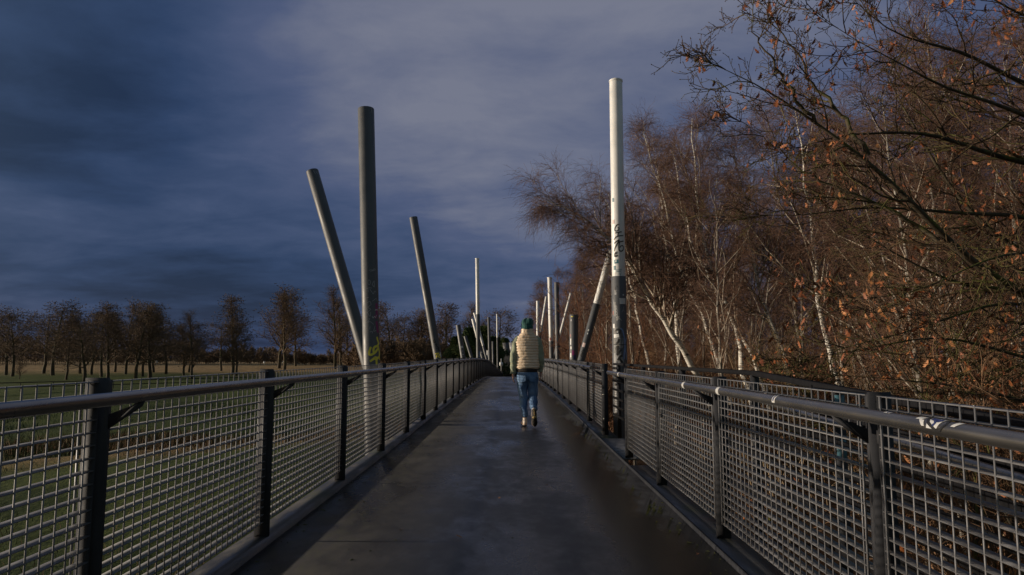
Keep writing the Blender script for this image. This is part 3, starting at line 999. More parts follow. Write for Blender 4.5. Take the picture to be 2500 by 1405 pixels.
def rail_stroke(name, pts, w, mat, lift=0.002):
    X0 = 1.42 + hx_rn
    P = np.array(pts, float)
    if P[0, 0] < 3:
        c_ = 2.39 if P[0, 0] < 2.6 else 2.70
        P[:, 0] = c_ * 0.8444 + (P[:, 0] - c_) * 1.5
        w = w * 1.3
        pts = P
    P = np.concatenate([P[:-1] + (P[1:] - P[:-1]) * f for f in (0, 0.34, 0.67)]).reshape(3, -1, 2).transpose(1, 0, 2).reshape(-1, 2)
    P = np.vstack([P, pts[-1]])
    arc = np.stack([P[:, 0], np.radians(P[:, 1]) * HAND_R], 1)
    T = nrm(np.gradient(arc, axis=0))
    Nn = np.stack([-T[:, 1], T[:, 0]], 1) * w / 2
    V = []
    for q in (arc + Nn, arc - Nn):
        for yy_, s in q:
            a, rr = s / HAND_R, HAND_R + lift
            V.append((X0 - math.sin(a) * rr - rail_rn.location.x, yy_ - rail_rn.location.y, D(yy_) + HAND_Z + math.cos(a) * rr))
    n = len(P)
    MB().add(V, [[i, i + 1, n + i + 1, n + i] for i in range(n - 1)]).obj(name, mat, rail_rn)


P_stickw = flatpaint('sticker_vinyl', (0.50, 0.50, 0.49), 0.45)
rail_sticker('sticker', 2.39, -5, 95, 0.055, P_stickw, 0.0010, 0.01, 0.7)                # white shield
rail_stroke('sticker_print', [(2.425, 10), (2.41, 60), (2.385, 100), (2.37, 92)], 0.007, P_black, 0.0022)
rail_stroke('sticker_print', [(2.36, 0), (2.357, 50), (2.372, 96)], 0.005, P_black, 0.0022)
rail_stroke('sticker_print', [(2.41, 18), (2.385, 34), (2.375, 20)], 0.009, P_navy, 0.0024)
rail_stroke('sticker_print', [(2.395, 30), (2.39, 55), (2.395, 75)], 0.006, P_navy, 0.0026)
rail_sticker('sticker', 2.372, -22, -4, 0.045, P_yellow, 0.0014, 0, 0.9)
rail_sticker('sticker', 2.475, 0, 40, 0.035, P_stickw, 0.0010, 0.012, 0.7)
rail_sticker('sticker', 2.475, 40, 85, 0.020, P_stickw, 0.0010, -0.012, 0.5)
rail_sticker('sticker', 2.27, 15, 60, 0.020, P_stickw, 0.0010, 0.016, 0.7)
rail_sticker('sticker', 2.70, -30, 30, 0.028, P_stickw, 0.0010, 0.01)
rail_stroke('sticker_print', [(2.70, -20), (2.702, 5), (2.706, 28)], 0.006, P_navy, 0.002)
rail_sticker('sticker', 3.24, -40, 110, 0.035, P_stickw, 0.0010, 0.01)
rail_stroke('sticker_print', [(3.242, -20), (3.246, 30), (3.25, 90)], 0.012, P_navy, 0.002)
rail_sticker('tape_ring', 4.14, -60, 150, 0.05, P_stickw, 0.0010)
rail_sticker('tape_ring', 4.97, -60, 150, 0.05, P_stickw, 0.0010)
rail_sticker('tape_ring', 8.0, -60, 150, 0.06, P_stickw, 0.0010)


# ------------------------------------------------------------------ person
def rings_mesh(rings, n=28, closed=(True, True), noise_amp=0.0, fn=None):
    """rings: (cx, cy, cz, rx, ry, power) horizontal ellipses bottom to top"""
    V = []
    for (cx, cy, cz, rx, ry) in rings:
        for i in range(n):
            a = 2 * math.pi * i / n
            c, s = math.cos(a), math.sin(a)
            e = 0.88
            x = cx + rx * math.copysign(abs(c) ** e, c)
            y = cy + ry * math.copysign(abs(s) ** e, s)
            p = np.array([x, y, cz])
            if fn is not None:
                p = fn(p, a, np.array([cx, cy, cz]))
            V.append(p)
    k = len(rings)
    Q = [[j * n + i, j * n + (i + 1) % n, (j + 1) * n + (i + 1) % n, (j + 1) * n + i] for j in range(k - 1) for i in range(n)]
    T = []
    if closed[0]:
        V.append(np.array(rings[0][:3]))
        T += [[len(V) - 1, (i + 1) % n, i] for i in range(n)]
    if closed[1]:
        V.append(np.array(rings[-1][:3]))
        T += [[len(V) - 1, (k - 1) * n + i, (k - 1) * n + (i + 1) % n] for i in range(n)]
    return np.array(V), Q, T


def interp_rings(keys, K):
    keys = np.array(keys, float)
    u = np.linspace(0, len(keys) - 1, K)
    out = np.stack([np.interp(u, np.arange(len(keys)), keys[:, i]) for i in range(keys.shape[1])], 1)
    for _ in range(2):
        out[1:-1] = 0.25 * out[:-2] + 0.5 * out[1:-1] + 0.25 * out[2:]
    return out


PX, PY = 0.262, 11.75
PZ = D(PY) + 0.006


def cloth(c0, c1, sc, bump, bsc, rough=0.85, sheen=0.3):
    def f(nt, s):
        v = obj_vec(nt)
        n = nt.noise(v, sc, 5, 0.6)
        s('Base Color', nt.mix(nt.mapr(n, 0.3, 0.7), c0, c1))
        s('Roughness', rough)
        s('Sheen Weight', sheen)
        s('Specular IOR Level', 0.25)
        s('Normal', nt.n('ShaderNodeBump', {'Strength': bump, 'Distance': 0.01, 'Height': nt.noise(v, bsc, 4, 0.6)}).outputs[0])
    return f


def b_vest(nt, s):
    v = obj_vec(nt)
    wr = nt.noise(nt.vmap(v, (26, 26, 9), (0, 0, 0), (0, R(18), 0)), 1.0, 4, 0.6, 0.6)
    n = nt.noise(v, 5, 3)
    s('Base Color', nt.mix(nt.mapr(n, 0.3, 0.7), (0.72, 0.55, 0.385), (0.80, 0.635, 0.465)))
    s('Roughness', 0.5)
    s('Normal', nt.n('ShaderNodeBump', {'Strength': 0.4, 'Distance': 0.02, 'Height': wr}).outputs[0])


def b_jeans(nt, s):
    v = obj_vec(nt)
    n = nt.noise(nt.vmap(v, (1, 1, 0.7)), 6.0, 5, 0.65, 0.4)
    n2 = nt.noise(nt.vmap(v, (1, 1, 0.55), (3, 1, 0), (0, R(25), 0)), 17, 4, 0.6)
    col = nt.mix(nt.mapr(n, 0.36, 0.68), (0.050, 0.110, 0.23), (0.17, 0.28, 0.45))
    s('Base Color', col)
    s('Roughness', 0.85)
    s('Normal', nt.n('ShaderNodeBump', {'Strength': 0.8, 'Distance': 0.02, 'Height': n2}).outputs[0])


M_vest = principled('quilted_nylon', build=b_vest)
M_fleece = principled('sage_fleece', build=cloth((0.25, 0.28, 0.195), (0.36, 0.39, 0.275), 9, 0.5, 60))
M_jeans = principled('denim', build=b_jeans)
M_beanie = principled('green_knit', build=cloth((0.015, 0.076, 0.072), (0.028, 0.116, 0.106), 20, 0.5, 130))
M_skin = principled('skin', (0.56, 0.32, 0.24), 0.5)
M_hair = principled('brown_hair', (0.05, 0.028, 0.016), 0.55)
M_top = principled('dark_jersey', (0.022, 0.018, 0.018), 0.9)
M_shoe = principled('cream_shoe', build=cloth((0.58, 0.49, 0.41), (0.70, 0.61, 0.52), 30, 0.2, 80, 0.7, 0.0))
M_sole = principled('dark_rubber', (0.022, 0.020, 0.019), 0.65)
M_soleband = principled('sole_band', (0.42, 0.30, 0.13), 0.6)
M_midsole = principled('midsole_foam', (0.62, 0.47, 0.36), 0.6)

# body: one skinned surface with head, face, hands and fingers
sk_v, sk_r, sk_e = [], [], []


def sv(p, r, link_to=None):
    sk_v.append(tuple(p))
    sk_r.append(r if isinstance(r, tuple) else (r, r))
    i = len(sk_v) - 1
    if link_to is not None:
        sk_e.append((link_to, i))
    return i


hipL, kneeL, ankL = (-0.088, 0.0, 0.86), (-0.070, 0.045, 0.47), (-0.046, -0.01, 0.095)
hipR, kneeR, ankR = (0.088, 0.0, 0.86), (0.094, 0.055, 0.455), (0.104, -0.215, 0.275)
shL, elL, wrL = (-0.185, 0.0, 1.435), (-0.240, -0.045, 1.145), (-0.243, -0.020, 0.865)
shR, elR, wrR = (0.185, 0.0, 1.435), (0.237, -0.010, 1.150), (0.235, 0.090, 0.895)
pel = sv((0, 0, 0.90), (0.125, 0.09))
sp1 = sv((0, 0.0, 1.10), (0.115, 0.085), pel)
sp2 = sv((0, 0.005, 1.30), (0.135, 0.095), sp1)
sp3 = sv((0, 0.0, 1.44), (0.085, 0.065), sp2)
nk = sv((0, 0.015, 1.54), 0.052, sp3)
h1 = sv((0, 0.03, 1.61), (0.062, 0.070), nk)
h2 = sv((0, 0.03, 1.69), (0.074, 0.092), h1)
h3 = sv((0, 0.02, 1.765), (0.058, 0.070), h2)
nose = sv((0, 0.128, 1.675), 0.012, h2)
for sx in (-1, 1):
    sv((sx * 0.082, 0.02, 1.675), (0.010, 0.018), h2)          # ears
    sv((sx * 0.030, 0.112, 1.70), 0.009, h2)                    # brow and eyes
sv((0, 0.118, 1.628), 0.012, h1)                                # mouth and chin
for s_, sh, el, wr in ((-1, shL, elL, wrL), (1, shR, elR, wrR)):
    a = sv(sh, 0.048, sp3)
    e_ = sv(el, 0.036, a)
    w_ = sv(wr, 0.024, e_)
    wr = np.array(wr)
    dn = nrm(np.array([0.0, 0.10, -1.0]))
    palm = sv(wr + dn * 0.055, (0.018, 0.030), w_)
    kn = sv(wr + dn * 0.082, (0.014, 0.030), palm)
    for q, ln in zip((-0.024, -0.008, 0.008, 0.024), (0.062, 0.075, 0.070, 0.052)):
        f0 = sv(wr + dn * 0.088 + np.array([0, q, 0]), 0.0085, kn)
        f1 = sv(wr + dn * (0.088 + ln * 0.55) + np.array([-s_ * 0.010, q * 1.1, 0]), 0.0078, f0)
        sv(wr + dn * (0.088 + ln * 0.92) + np.array([-s_ * 0.030, q * 1.1, 0]), 0.0065, f1)
    t0 = sv(wr + dn * 0.04 + np.array([-s_ * 0.012, 0.030, 0]), 0.010, palm)
    sv(wr + dn * 0.082 + np.array([-s_ * 0.020, 0.046, 0]), 0.008, t0)
for hip, kn_, an, toe in ((hipL, kneeL, ankL, (-0.050, 0.155, 0.045)), (hipR, kneeR, ankR, (0.106, -0.232, 0.075))):
    a = sv(hip, 0.078, pel)
    b_ = sv(kn_, 0.048, a)
    c_ = sv(an, 0.032, b_)
    sv(toe, (0.030, 0.022), c_)
me = bpy.data.meshes.new('person')
me.from_pydata(sk_v, sk_e, [])
person = link('person', me, None, (PX, PY, PZ))
md = person.modifiers.new('skin', 'SKIN')
for i, r_ in enumerate(sk_r):
    me.skin_vertices[0].data[i].radius = r_
me.skin_vertices[0].data[0].use_root = True
md.use_smooth_shade = True
ss = person.modifiers.new('smooth', 'SUBSURF')
ss.levels = ss.render_levels = 2
me.materials.append(M_skin)
tag(person, 'person in green beanie, beige quilted vest and jeans walking away along the bridge deck', 'person')

_ph = rng.uniform(0, 6.28, 40)


def quilt(p, a, c):
    z = p[2]
    row = 0.047
    f = abs(math.sin(math.pi * (z - 0.955) / row)) ** 0.45 if z < 1.545 else 1.0
    wob = sum(math.sin(a * k + _ph[k] + math.floor((z - 0.955) / row) * _ph[k + 12] * 3) for k in (5, 8, 11, 17)) * 0.0011
    d = p - c
    d[2] = 0
    n = d / (np.linalg.norm(d) + 1e-9)
    return p + n * (0.019 * f - 0.013 + wob)


kv = [(0, 0, 0.950, .196, .130), (0, 0, 0.985, .208, .138), (0, 0, 1.06, .205, .136), (0, 0, 1.16, .197, .130), (0, 0, 1.27, .203, .134), (0, 0, 1.37, .210, .132), (0, 0, 1.43, .204, .124), (0, 0, 1.475, .188, .114), (0, 0, 1.508, .165, .106), (0, .004, 1.538, .132, .099), (0, .008, 1.562, .108, .095), (0, .010, 1.600, .105, .097), (0, .010, 1.630, .103, .096), (0, .010, 1.634, .090, .084), (0, .010, 1.59, .074, .074)]
V, Q, T = rings_mesh(interp_rings(kv, 190), 56, (True, True), fn=quilt)
MB().add(V, Q, T).obj('vest', M_vest, person, True)


def limb(keys, K=36, n=24, wr=0.006, seed=1, open_end=False):
    """keys: (x, y, z, r). A cloth tube with folds"""
    g = np.random.default_rng(seed)
    k = np.array(keys, float)
    s = np.concatenate([[0], np.cumsum(np.linalg.norm(np.diff(k[:, :3], axis=0), axis=1))])
    u = np.linspace(0, s[-1], K)
    o = np.stack([np.interp(u, s, k[:, i]) for i in range(4)], 1)
    for _ in range(3):
        o[1:-1] = 0.25 * o[:-2] + 0.5 * o[1:-1] + 0.25 * o[2:]
    V, Q = tubes(o[None, :, :3], o[None, :, 3], n)
    V = V.reshape(K, n, 3)
    ctr = o[:, None, :3]
    a = np.arange(n)[None] * 2 * np.pi / n
    f = np.zeros((K, n))
    for _ in range(7):
        f += np.sin(u[:, None] * g.uniform(15, 60) + a * g.integers(1, 3) + g.uniform(0, 6.28)) * g.uniform(0.3, 1)
    V = V + nrm(V - ctr) * (f * wr * 0.5)[..., None]
    V = V.reshape(-1, 3)
    c0, c1 = len(V), len(V) + 1
    V = np.vstack([V, o[0, :3], o[-1, :3]])
    T = [[c0, (i + 1) % n, i] for i in range(n)] + [[c1, (K - 1) * n + i, (K - 1) * n + (i + 1) % n] for i in range(n)]
    return V, Q, T


def up(p, dx=0, dy=0, dz=0):
    return (p[0] + dx, p[1] + dy, p[2] + dz)


for s_, sh, el, wr, sd in ((-1, shL, elL, wrL, 3), (1, shR, elR, wrR, 5)):
    keys = [(*up(sh, -s_ * 0.06, 0, 0.035), 0.055), (*up(sh, -s_ * 0.005, 0, 0.0), 0.066), (*up(sh, s_ * 0.022, -0.005, -0.10), 0.062), (*el, 0.055), (*(0.5 * (np.array(el) + np.array(wr))), 0.053), (*up(wr, 0, 0, 0.045), 0.049), (*up(wr, 0, 0, 0.030), 0.043), (*up(wr, 0, 0, 0.0), 0.041)]
    MB().add(*limb(keys, 44, 26, 0.007, sd)).obj('sleeve', M_fleece, person, True)

# jeans: hips and two legs in one cloth mesh
jb = MB()
hv = [(0, 0, 0.74, .10, .09), (0, -.004, 0.775, .172, .125), (0, -.008, 0.83, .184, .138), (0, -.004, 0.88, .178, .132), (0, 0, 0.915, .168, .122), (0, 0, 0.92, .16, .115)]
jb.add(*rings_mesh(interp_rings(hv, 26), 40))
jb.add(*limb([(*up(hipL, 0, 0, 0.03), .098), (*up(hipL, 0, 0, -0.08), .098), (-0.084, 0.02, .66, .090), (*up(kneeL), .074), (-0.062, 0.03, .32, .066), (*up(ankL, 0, 0, .09), .051), (*up(ankL, 0, 0, .045), .047)], 50, 28, 0.009, 11))
jb.add(*limb([(*up(hipR, 0, 0, 0.03), .098), (*up(hipR, 0, 0, -0.08), .098), (0.092, 0.03, .66, .092), (*up(kneeR, 0, -0.005, 0), .078), (0.098, -0.07, .375, .068), (*up(ankR, 0, .045, .030), .054), (*up(ankR, 0, .005, .010), .050)], 50, 28, 0.010, 12))
jeans = jb.obj('jeans', M_jeans, person, True)
hem = MB().add(*rings_mesh(interp_rings([(0, 0, 0.885, .172, .128), (0, 0, 0.90, .181, .135), (0, 0, 0.95, .180, .132), (0, 0, 0.985, .170, .125)], 10), 36))
hem.obj('shirt_hem', M_top, person, True)
for sx in (-1, 1):                                    # back pockets
    m = MB()
    V = []
    for j in range(5):
        for i in range(5):
            x = sx * 0.085 + (i / 4 - 0.5) * 0.105
            z = 0.855 - j * 0.026 - (0.015 if j == 4 and i in (1, 2, 3) else 0)
            V.append((x, -0.008 - 0.143 * math.sqrt(max(0.05, 1 - (x / 0.19) ** 2)) - 0.004, z))
    m.add(V, [[j * 5 + i, j * 5 + i + 1, j * 5 + i + 6, j * 5 + i + 5] for j in range(4) for i in range(4)])
    m.obj('back_pocket', M_jeans, jeans, True)


def knit(p, a, c):
    d = p - c
    d[2] = 0
    n = d / (np.linalg.norm(d) + 1e-9)
    rib = 0.0016 * math.sin(a * 22)
    slouch = 0.0
    if p[2] > 1.70:
        slouch = 0.009 * math.sin(a * 5 + 1.0) * min(1, (p[2] - 1.70) / 0.05)
    return p + n * (rib + slouch)


bk = [(0, .015, 1.618, .091, .101), (0, .015, 1.622, .099, .110), (0, .015, 1.655, .102, .114), (0, .015, 1.684, .102, .113), (0, .015, 1.690, .096, .107), (0, .012, 1.700, .100, .110), (0, .008, 1.74, .103, .110), (0.002, .002, 1.775, .094, .100), (0.004, -.006, 1.802, .072, .078), (0.006, -.010, 1.818, .040, .044), (0.006, -.010, 1.821, .010, .010)]
MB().add(*rings_mesh(interp_rings(bk, 60), 66, fn=knit)).obj('beanie', M_beanie, person, True)
hk = [(0, .0, 1.575, .074, .070), (0, .004, 1.61, .088, .088), (0, .012, 1.65, .090, .099), (0, .015, 1.68, .086, .096)]


def hairfn(p, a, c):
    d = (p - c) * (1 + 0.03 * math.sin(a * 17) + 0.02 * math.sin(a * 31 + p[2] * 90))
    q = c + d
    if q[1] > 0.05:
        q[1] = 0.05
    return q


MB().add(*rings_mesh(interp_rings(hk, 16), 44, fn=hairfn)).obj('hair', M_hair, person, True)


def shoe(parent, M, lace=True):
    """shoe along +y from heel, local z up; M places it"""
    def place(V):
        return [tuple(M @ Vector(v)) for v in V]
    outline = [(-.034, -.062), (-.040, -.02), (-.036, .04), (-.046, .11), (-.050, .15), (-.040, .195), (-.012, .222), (.018, .218), (.042, .185), (.046, .14), (.038, .09), (.032, .04), (.037, -.02), (.033, -.062), (.0, -.080)]
    root = None
    for nm, z0, z1, sc, mat in (('sole', 0, .012, 1.0, M_sole), ('midsole', .012, .032, 1.03, M_midsole)):
        b_ = MB()
        b_.prism([(x * sc, y * sc) for x, y in outline], 2, z0, z1)
        b_.V = [np.array(place(v)) for v in b_.V]
        o = b_.obj(nm, mat, root or parent)
        if root is None:
            root = o
    keys = interp_rings([(0, .065, .030, .046, .148), (0, .06, .055, .046, .142), (0, .035, .075, .042, .110), (0, .0, .092, .038, .072), (0, -.015, .115, .036, .050), (0, -.018, .128, .037, .050)], 18)
    V, Q, T = rings_mesh(keys, 28)
    MB().add(place(V), Q, T).obj('shoe_upper', M_shoe, parent, True)
    m = MB()
    m.prism([(-.006, -.072), (.006, -.072), (.003, -.01), (.016, .02), (.004, .05), (-.008, .02), (-.004, -.01)], 2, -.0025, -.0005)
    m.prism([(-.030, .045), (.030, .045), (.034, .075), (.0, .092), (-.036, .078)], 2, -.0024, -.0004)
    m.V = [np.array(place(v)) for v in m.V]
    m.obj('sole_band', M_soleband, root)
    if lace:
        m = MB()
        for q in range(4):
            y, z = .07 - q * .022, .072 + q * .012
            m.tube(place([(-.03, y, z - .006), (0, y + .006, z + .004), (.03, y, z - .006)]), 0.0035, 6)
        m.tube(place([(-.04, -.01, .10), (-.062, .0, .098), (-.058, .02, .082), (-.042, .015, .085)]), 0.003, 6)
        m.obj('lace', M_shoe, parent, True)


ML = Matrix.Translation((-0.046, -0.01, 0.0)) @ Matrix.Rotation(R(4), 4, 'Z')
shoe(person, ML)
# trailing foot: standing on its toe tip, sole to the back; +y of the shoe points down, +z of the shoe points forward
MR = Matrix.Translation((0.106, -0.300, 0.222)) @ Matrix.Rotation(R(-82), 4, 'X') @ Matrix.Rotation(R(-3), 4, 'Z')
shoe(person, MR, False)

# ------------------------------------------------------------------ trees
def thing_tree(name, label, cat, loc, rotz, group, meshes, scale=1.0):
    o = thing(name, label, cat, loc, (0, 0, rotz), group)
    o.scale = (scale,) * 3 if np.isscalar(scale) else scale
    for nm, me_ in meshes:
        c_ = link(nm, me_, o)
        if nm == 'twigs':
            c_['kind'] = 'stuff'
    return o


M_birch2 = principled('grey_birch_bark', build=b_bark((0.07, 0.058, 0.048), (0.40, 0.365, 0.315), None, 7))


def birch_meshes(path, r0, seed, nl=22, nb=8, nt_=9, low=0.30, spread=1.0, twl=0.55, droop=-0.30, thick=1.0, bark=None):
    g = np.random.default_rng(seed)
    tr = resample(path, 16, 0.035, g)[None]
    H = np.linalg.norm(np.diff(tr[0], axis=0), axis=1).sum()
    trr = (r0 * np.linspace(1, 0.12, 16) ** 1.05)[None]
    lim, lr = grow(tr, trr, nl, (low, 0.985), (22, 52), lambda t, p: spread * p * (0.34 * (1.08 - t) + 0.06), 8, 0.10, (0, 0, 0.10), 0.55, 0.010, 0.07, 0.30, g=g)
    br, brr = grow(lim, lr, nb, (0.15, 1.0), (22, 55), lambda t, p: 0.42 * p * (1.15 - 0.6 * t) + 0.15, 6, 0.14, (0, 0, -0.08), 0.55, 0.0055, 0.03, 0.45, g=g)
    tw, twr = grow(br, brr, nt_, (0.1, 1.0), (18, 60), twl, 5, 0.13, (0, 0, droop), 0.6, 0.0032 * thick, 0.006, 0.6, g=g)
    t2, t2r = grow(tw, twr, 2, (0.15, 0.9), (20, 55), twl * 0.55, 4, 0.14, (0, 0, droop), 0.7, 0.0028 * thick, 0.005, 0.7, g=g)
    V1, Q1 = tubes(tr, trr, 10)
    me1 = mesh_np('trunk', V1, Q1, [bark or M_birch], True)
    V2, Q2 = tubes(lim, lr, 5)
    V3, Q3 = merge_tubes([(br, brr, 4), (tw, twr, 3), (t2, t2r, 3)])
    fm = np.concatenate([np.zeros(len(Q2)), np.ones(len(Q3))])
    return [('trunk', me1), ('crown', mesh_np('crown', np.vstack([V2, V3]), np.vstack([Q2, Q3 + len(V2)]), [M_bpale, M_btwig], False, fm))]


def straight(h, lean=(0, 0), bend=0.5):
    return [(lean[0] * (f ** 1.4) + bend * math.sin(f * 5), lean[1] * (f ** 1.4) + bend * 0.6 * math.sin(f * 4 + 1), h * f) for f in np.linspace(0, 1, 9)]


GB = 'bare birches of the wood beside the bridge'
# the three birches that stand out: trunk lines at their real distance
def wpath(pts):
    return np.array([at(*p) for p in pts])


hero1 = wpath([(1745, 1010, 23), (1690, 890, 22.5), (1630, 800, 22), (1575, 712, 21.6), (1530, 630, 21.2), (1492, 585, 20.8), (1440, 540, 20.6), (1385, 505, 20.4), (1335, 490, 20.3)])
o1 = hero1[0].copy()
thing_tree('birch_tree', 'white birch leaning left, its bare crown reaching over the poles behind the tallest pole', 'tree', o1, 0, GB, birch_meshes(hero1 - o1, 0.125, 21, 32, 10, 10, 0.30, 1.05, 0.6))
hero2 = wpath([(1790, 1000, 26), (1760, 900, 26), (1735, 820, 26), (1700, 740, 26), (1660, 660, 26), (1640, 560, 26), (1610, 470, 26), (1585, 380, 26), (1570, 320, 26)])
o2 = hero2[0].copy()
thing_tree('birch_tree', 'slender birch with pale trunk rising right behind the tallest white pole', 'tree', o2, 0, GB, birch_meshes(hero2 - o2, 0.105, 22, 24, 9, 10, 0.3, 0.9, 0.6))
hero3 = wpath([(1840, 1000, 21), (1815, 900, 21), (1800, 800, 21), (1760, 700, 21), (1720, 620, 21), (1712, 520, 21), (1690, 430, 21), (1700, 340, 21), (1690, 290, 21)])
o3 = hero3[0].copy()
thing_tree('birch_tree', 'crooked birch with bright branch in the gap left of the oak limbs', 'tree', o3, 0, GB, birch_meshes(hero3 - o3, 0.10, 23, 24, 9, 10, 0.3, 0.9, 0.6))
for (pts, r0, sd, lab) in (
        ([(1880, 1000, 24), (1850, 890, 24), (1790, 780, 24), (1735, 690, 24), (1690, 600, 24), (1668, 520, 24), (1650, 440, 24), (1642, 370, 24)], 0.10, 24, 'birch with a long pale trunk slanting left between the leaning birch and the oak'),
        ([(1950, 1010, 21), (1925, 900, 21), (1880, 800, 21), (1850, 700, 21), (1835, 600, 21), (1815, 500, 21), (1800, 420, 21), (1790, 350, 21)], 0.095, 25, 'white birch standing just left of the lowest oak twigs'),
        ([(1670, 980, 30), (1655, 880, 30), (1650, 780, 30), (1640, 680, 30), (1622, 580, 30), (1612, 480, 30), (1600, 400, 30), (1592, 340, 30)], 0.11, 26, 'straight thin birch farther back, close right of the tallest pole'),
        ([(2060, 1010, 18), (2040, 900, 18), (2010, 780, 18), (1990, 660, 18), (1985, 540, 18), (1960, 430, 18), (1950, 330, 18), (1940, 260, 18)], 0.09, 27, 'birch seen through the middle of the oak twigs'),
        ([(1600, 960, 34), (1585, 880, 34), (1560, 800, 34), (1545, 700, 34), (1520, 600, 34), (1500, 520, 34), (1470, 470, 34)], 0.10, 28, 'birch whose crown shows behind the white part of the tallest pole')):
    w = wpath(pts)
    thing_tree('birch_tree', lab, 'tree', w[0].copy(), 0, GB, birch_meshes(w - w[0], r0, sd, 22, 8, 9, 0.3, 0.95, 0.6))
protoB = [birch_meshes(straight(13.5, (0.9, 0.3), 0.22), 0.10, 31, 20, 8, 10, 0.34, 0.85, 0.65, thick=1.3, bark=M_birch2), birch_meshes(straight(12.0, (-1.6, 0.2), 0.18), 0.085, 32, 20, 8, 10, 0.28, 0.9, 0.6, thick=1.3, bark=M_birch2),
          birch_meshes(straight(14.2, (0.4, -0.8), 0.26), 0.11, 33, 22, 8, 10, 0.38, 0.8, 0.65, thick=1.3, bark=M_birch2), birch_meshes(straight(9.5, (-1.2, 0.6), 0.14), 0.06, 34, 16, 8, 9, 0.22, 1.0, 0.55, thick=1.3, bark=M_birch2)]
g = np.random.default_rng(5)
spots = []
for row in range(7):                              # rows of the wood, from its edge inwards
    for k in range(-1, 17):
        Y = 15 + k * 5.2 + g.uniform(-2, 2)
        X = 5.4 + row * 3.3 + g.uniform(-1.3, 1.3) + max(0, (30 - Y)) * 0.03
        if abs(X) > 0.86 * Y + 6 or (Y < 18 and X < 0.52 * Y):
            continue
        if any((X - a) ** 2 + (Y - b) ** 2 < 3.0 for a, b in spots):
            continue
        spots.append((X, Y))
for k in range(34):                               # the dense part of the wood behind the oak
    Y = 10.5 + 17 * (k / 33.0) + g.uniform(-0.8, 0.8)
    X = Y * g.uniform(0.50, 0.84)
    if not any((X - a) ** 2 + (Y - b) ** 2 < 1.2 for a, b in spots):
        spots.append((X, Y))
edge_rank = sorted(sp_ for sp_ in spots if sp_[0] < 7.2)
edge_rank.sort(key=lambda t: t[1])
ORD = 'first second third fourth fifth sixth seventh eighth ninth tenth eleventh twelfth thirteenth fourteenth fifteenth sixteenth seventeenth eighteenth nineteenth twentieth'.split()
for q, (X, Y) in enumerate(spots):
    k = int(g.integers(0, 4))
    pxx = 1250 + FPX * X / Y
    lim_y = np.interp(pxx, [1250, 1330, 1420, 1500, 1560, 1900, 2050, 2300], [740, 690, 560, 420, 350, 310, 170, 0])
    hmax = (873 - lim_y) / FPX * Y + 3.9
    sc = min(g.uniform(0.85, 1.12), hmax / (13.5, 12.0, 14.2, 9.5)[k] * g.uniform(0.84, 1.0))
    lab = '%s birch along the edge of the wood, counted from the tallest pole towards the distance' % ORD[edge_rank.index((X, Y))] if X < 7.2 else 'bare birch deep in the brown wood beyond the right railing'
    thing_tree('birch_tree', lab, 'tree', (X, Y, GZ - 0.1), g.uniform(0, 6.28), GB if X < 7.2 else 'birches deep in the wood', protoB[k], sc)


def shrub_meshes(seed, h, ns, spread, mat, thick=1.0, nb=9, nt_=7):
    g = np.random.default_rng(seed)
    P, Rd = [], []
    for i in range(ns):
        a = g.uniform(0, 6.28)
        rr = g.uniform(0.1, spread * 0.35)
        b0 = np.array([math.cos(a) * rr, math.sin(a) * rr, 0])
        hh = h * g.uniform(0.6, 1.05)
        tp = b0 + np.array([math.cos(a) * spread * g.uniform(0.3, 1), math.sin(a) * spread * g.uniform(0.3, 1), hh])
        P.append(resample([b0, b0 * 0.6 + tp * 0.4 + np.array([0, 0, hh * 0.12]), tp], 8, 0.05, g))
        Rd.append(0.022 * thick * np.linspace(1, 0.25, 8))
    P, Rd = np.array(P), np.array(Rd)
    br, brr = grow(P, Rd, nb, (0.12, 1.0), (20, 60), lambda t, p: 0.30 * p * (1.1 - 0.6 * t) + 0.15, 6, 0.16, (0, 0, 0.05), 0.6, 0.006 * thick, 0.02, 0.4, g=g)
    tw, twr = grow(br, brr, nt_, (0.1, 1.0), (20, 65), 0.42, 4, 0.16, (0, 0, 0.03), 0.6, 0.004 * thick, 0.007, 0.6, g=g)
    V1, Q1 = merge_tubes([(P, Rd, 5)])
    V2, Q2 = merge_tubes([(br, brr, 3), (tw, twr, 3)])
    return [('stems', mesh_np('stems', V1, Q1, [mat], True)), ('twigs', mesh_np('twigs', V2, Q2, [mat], False))]


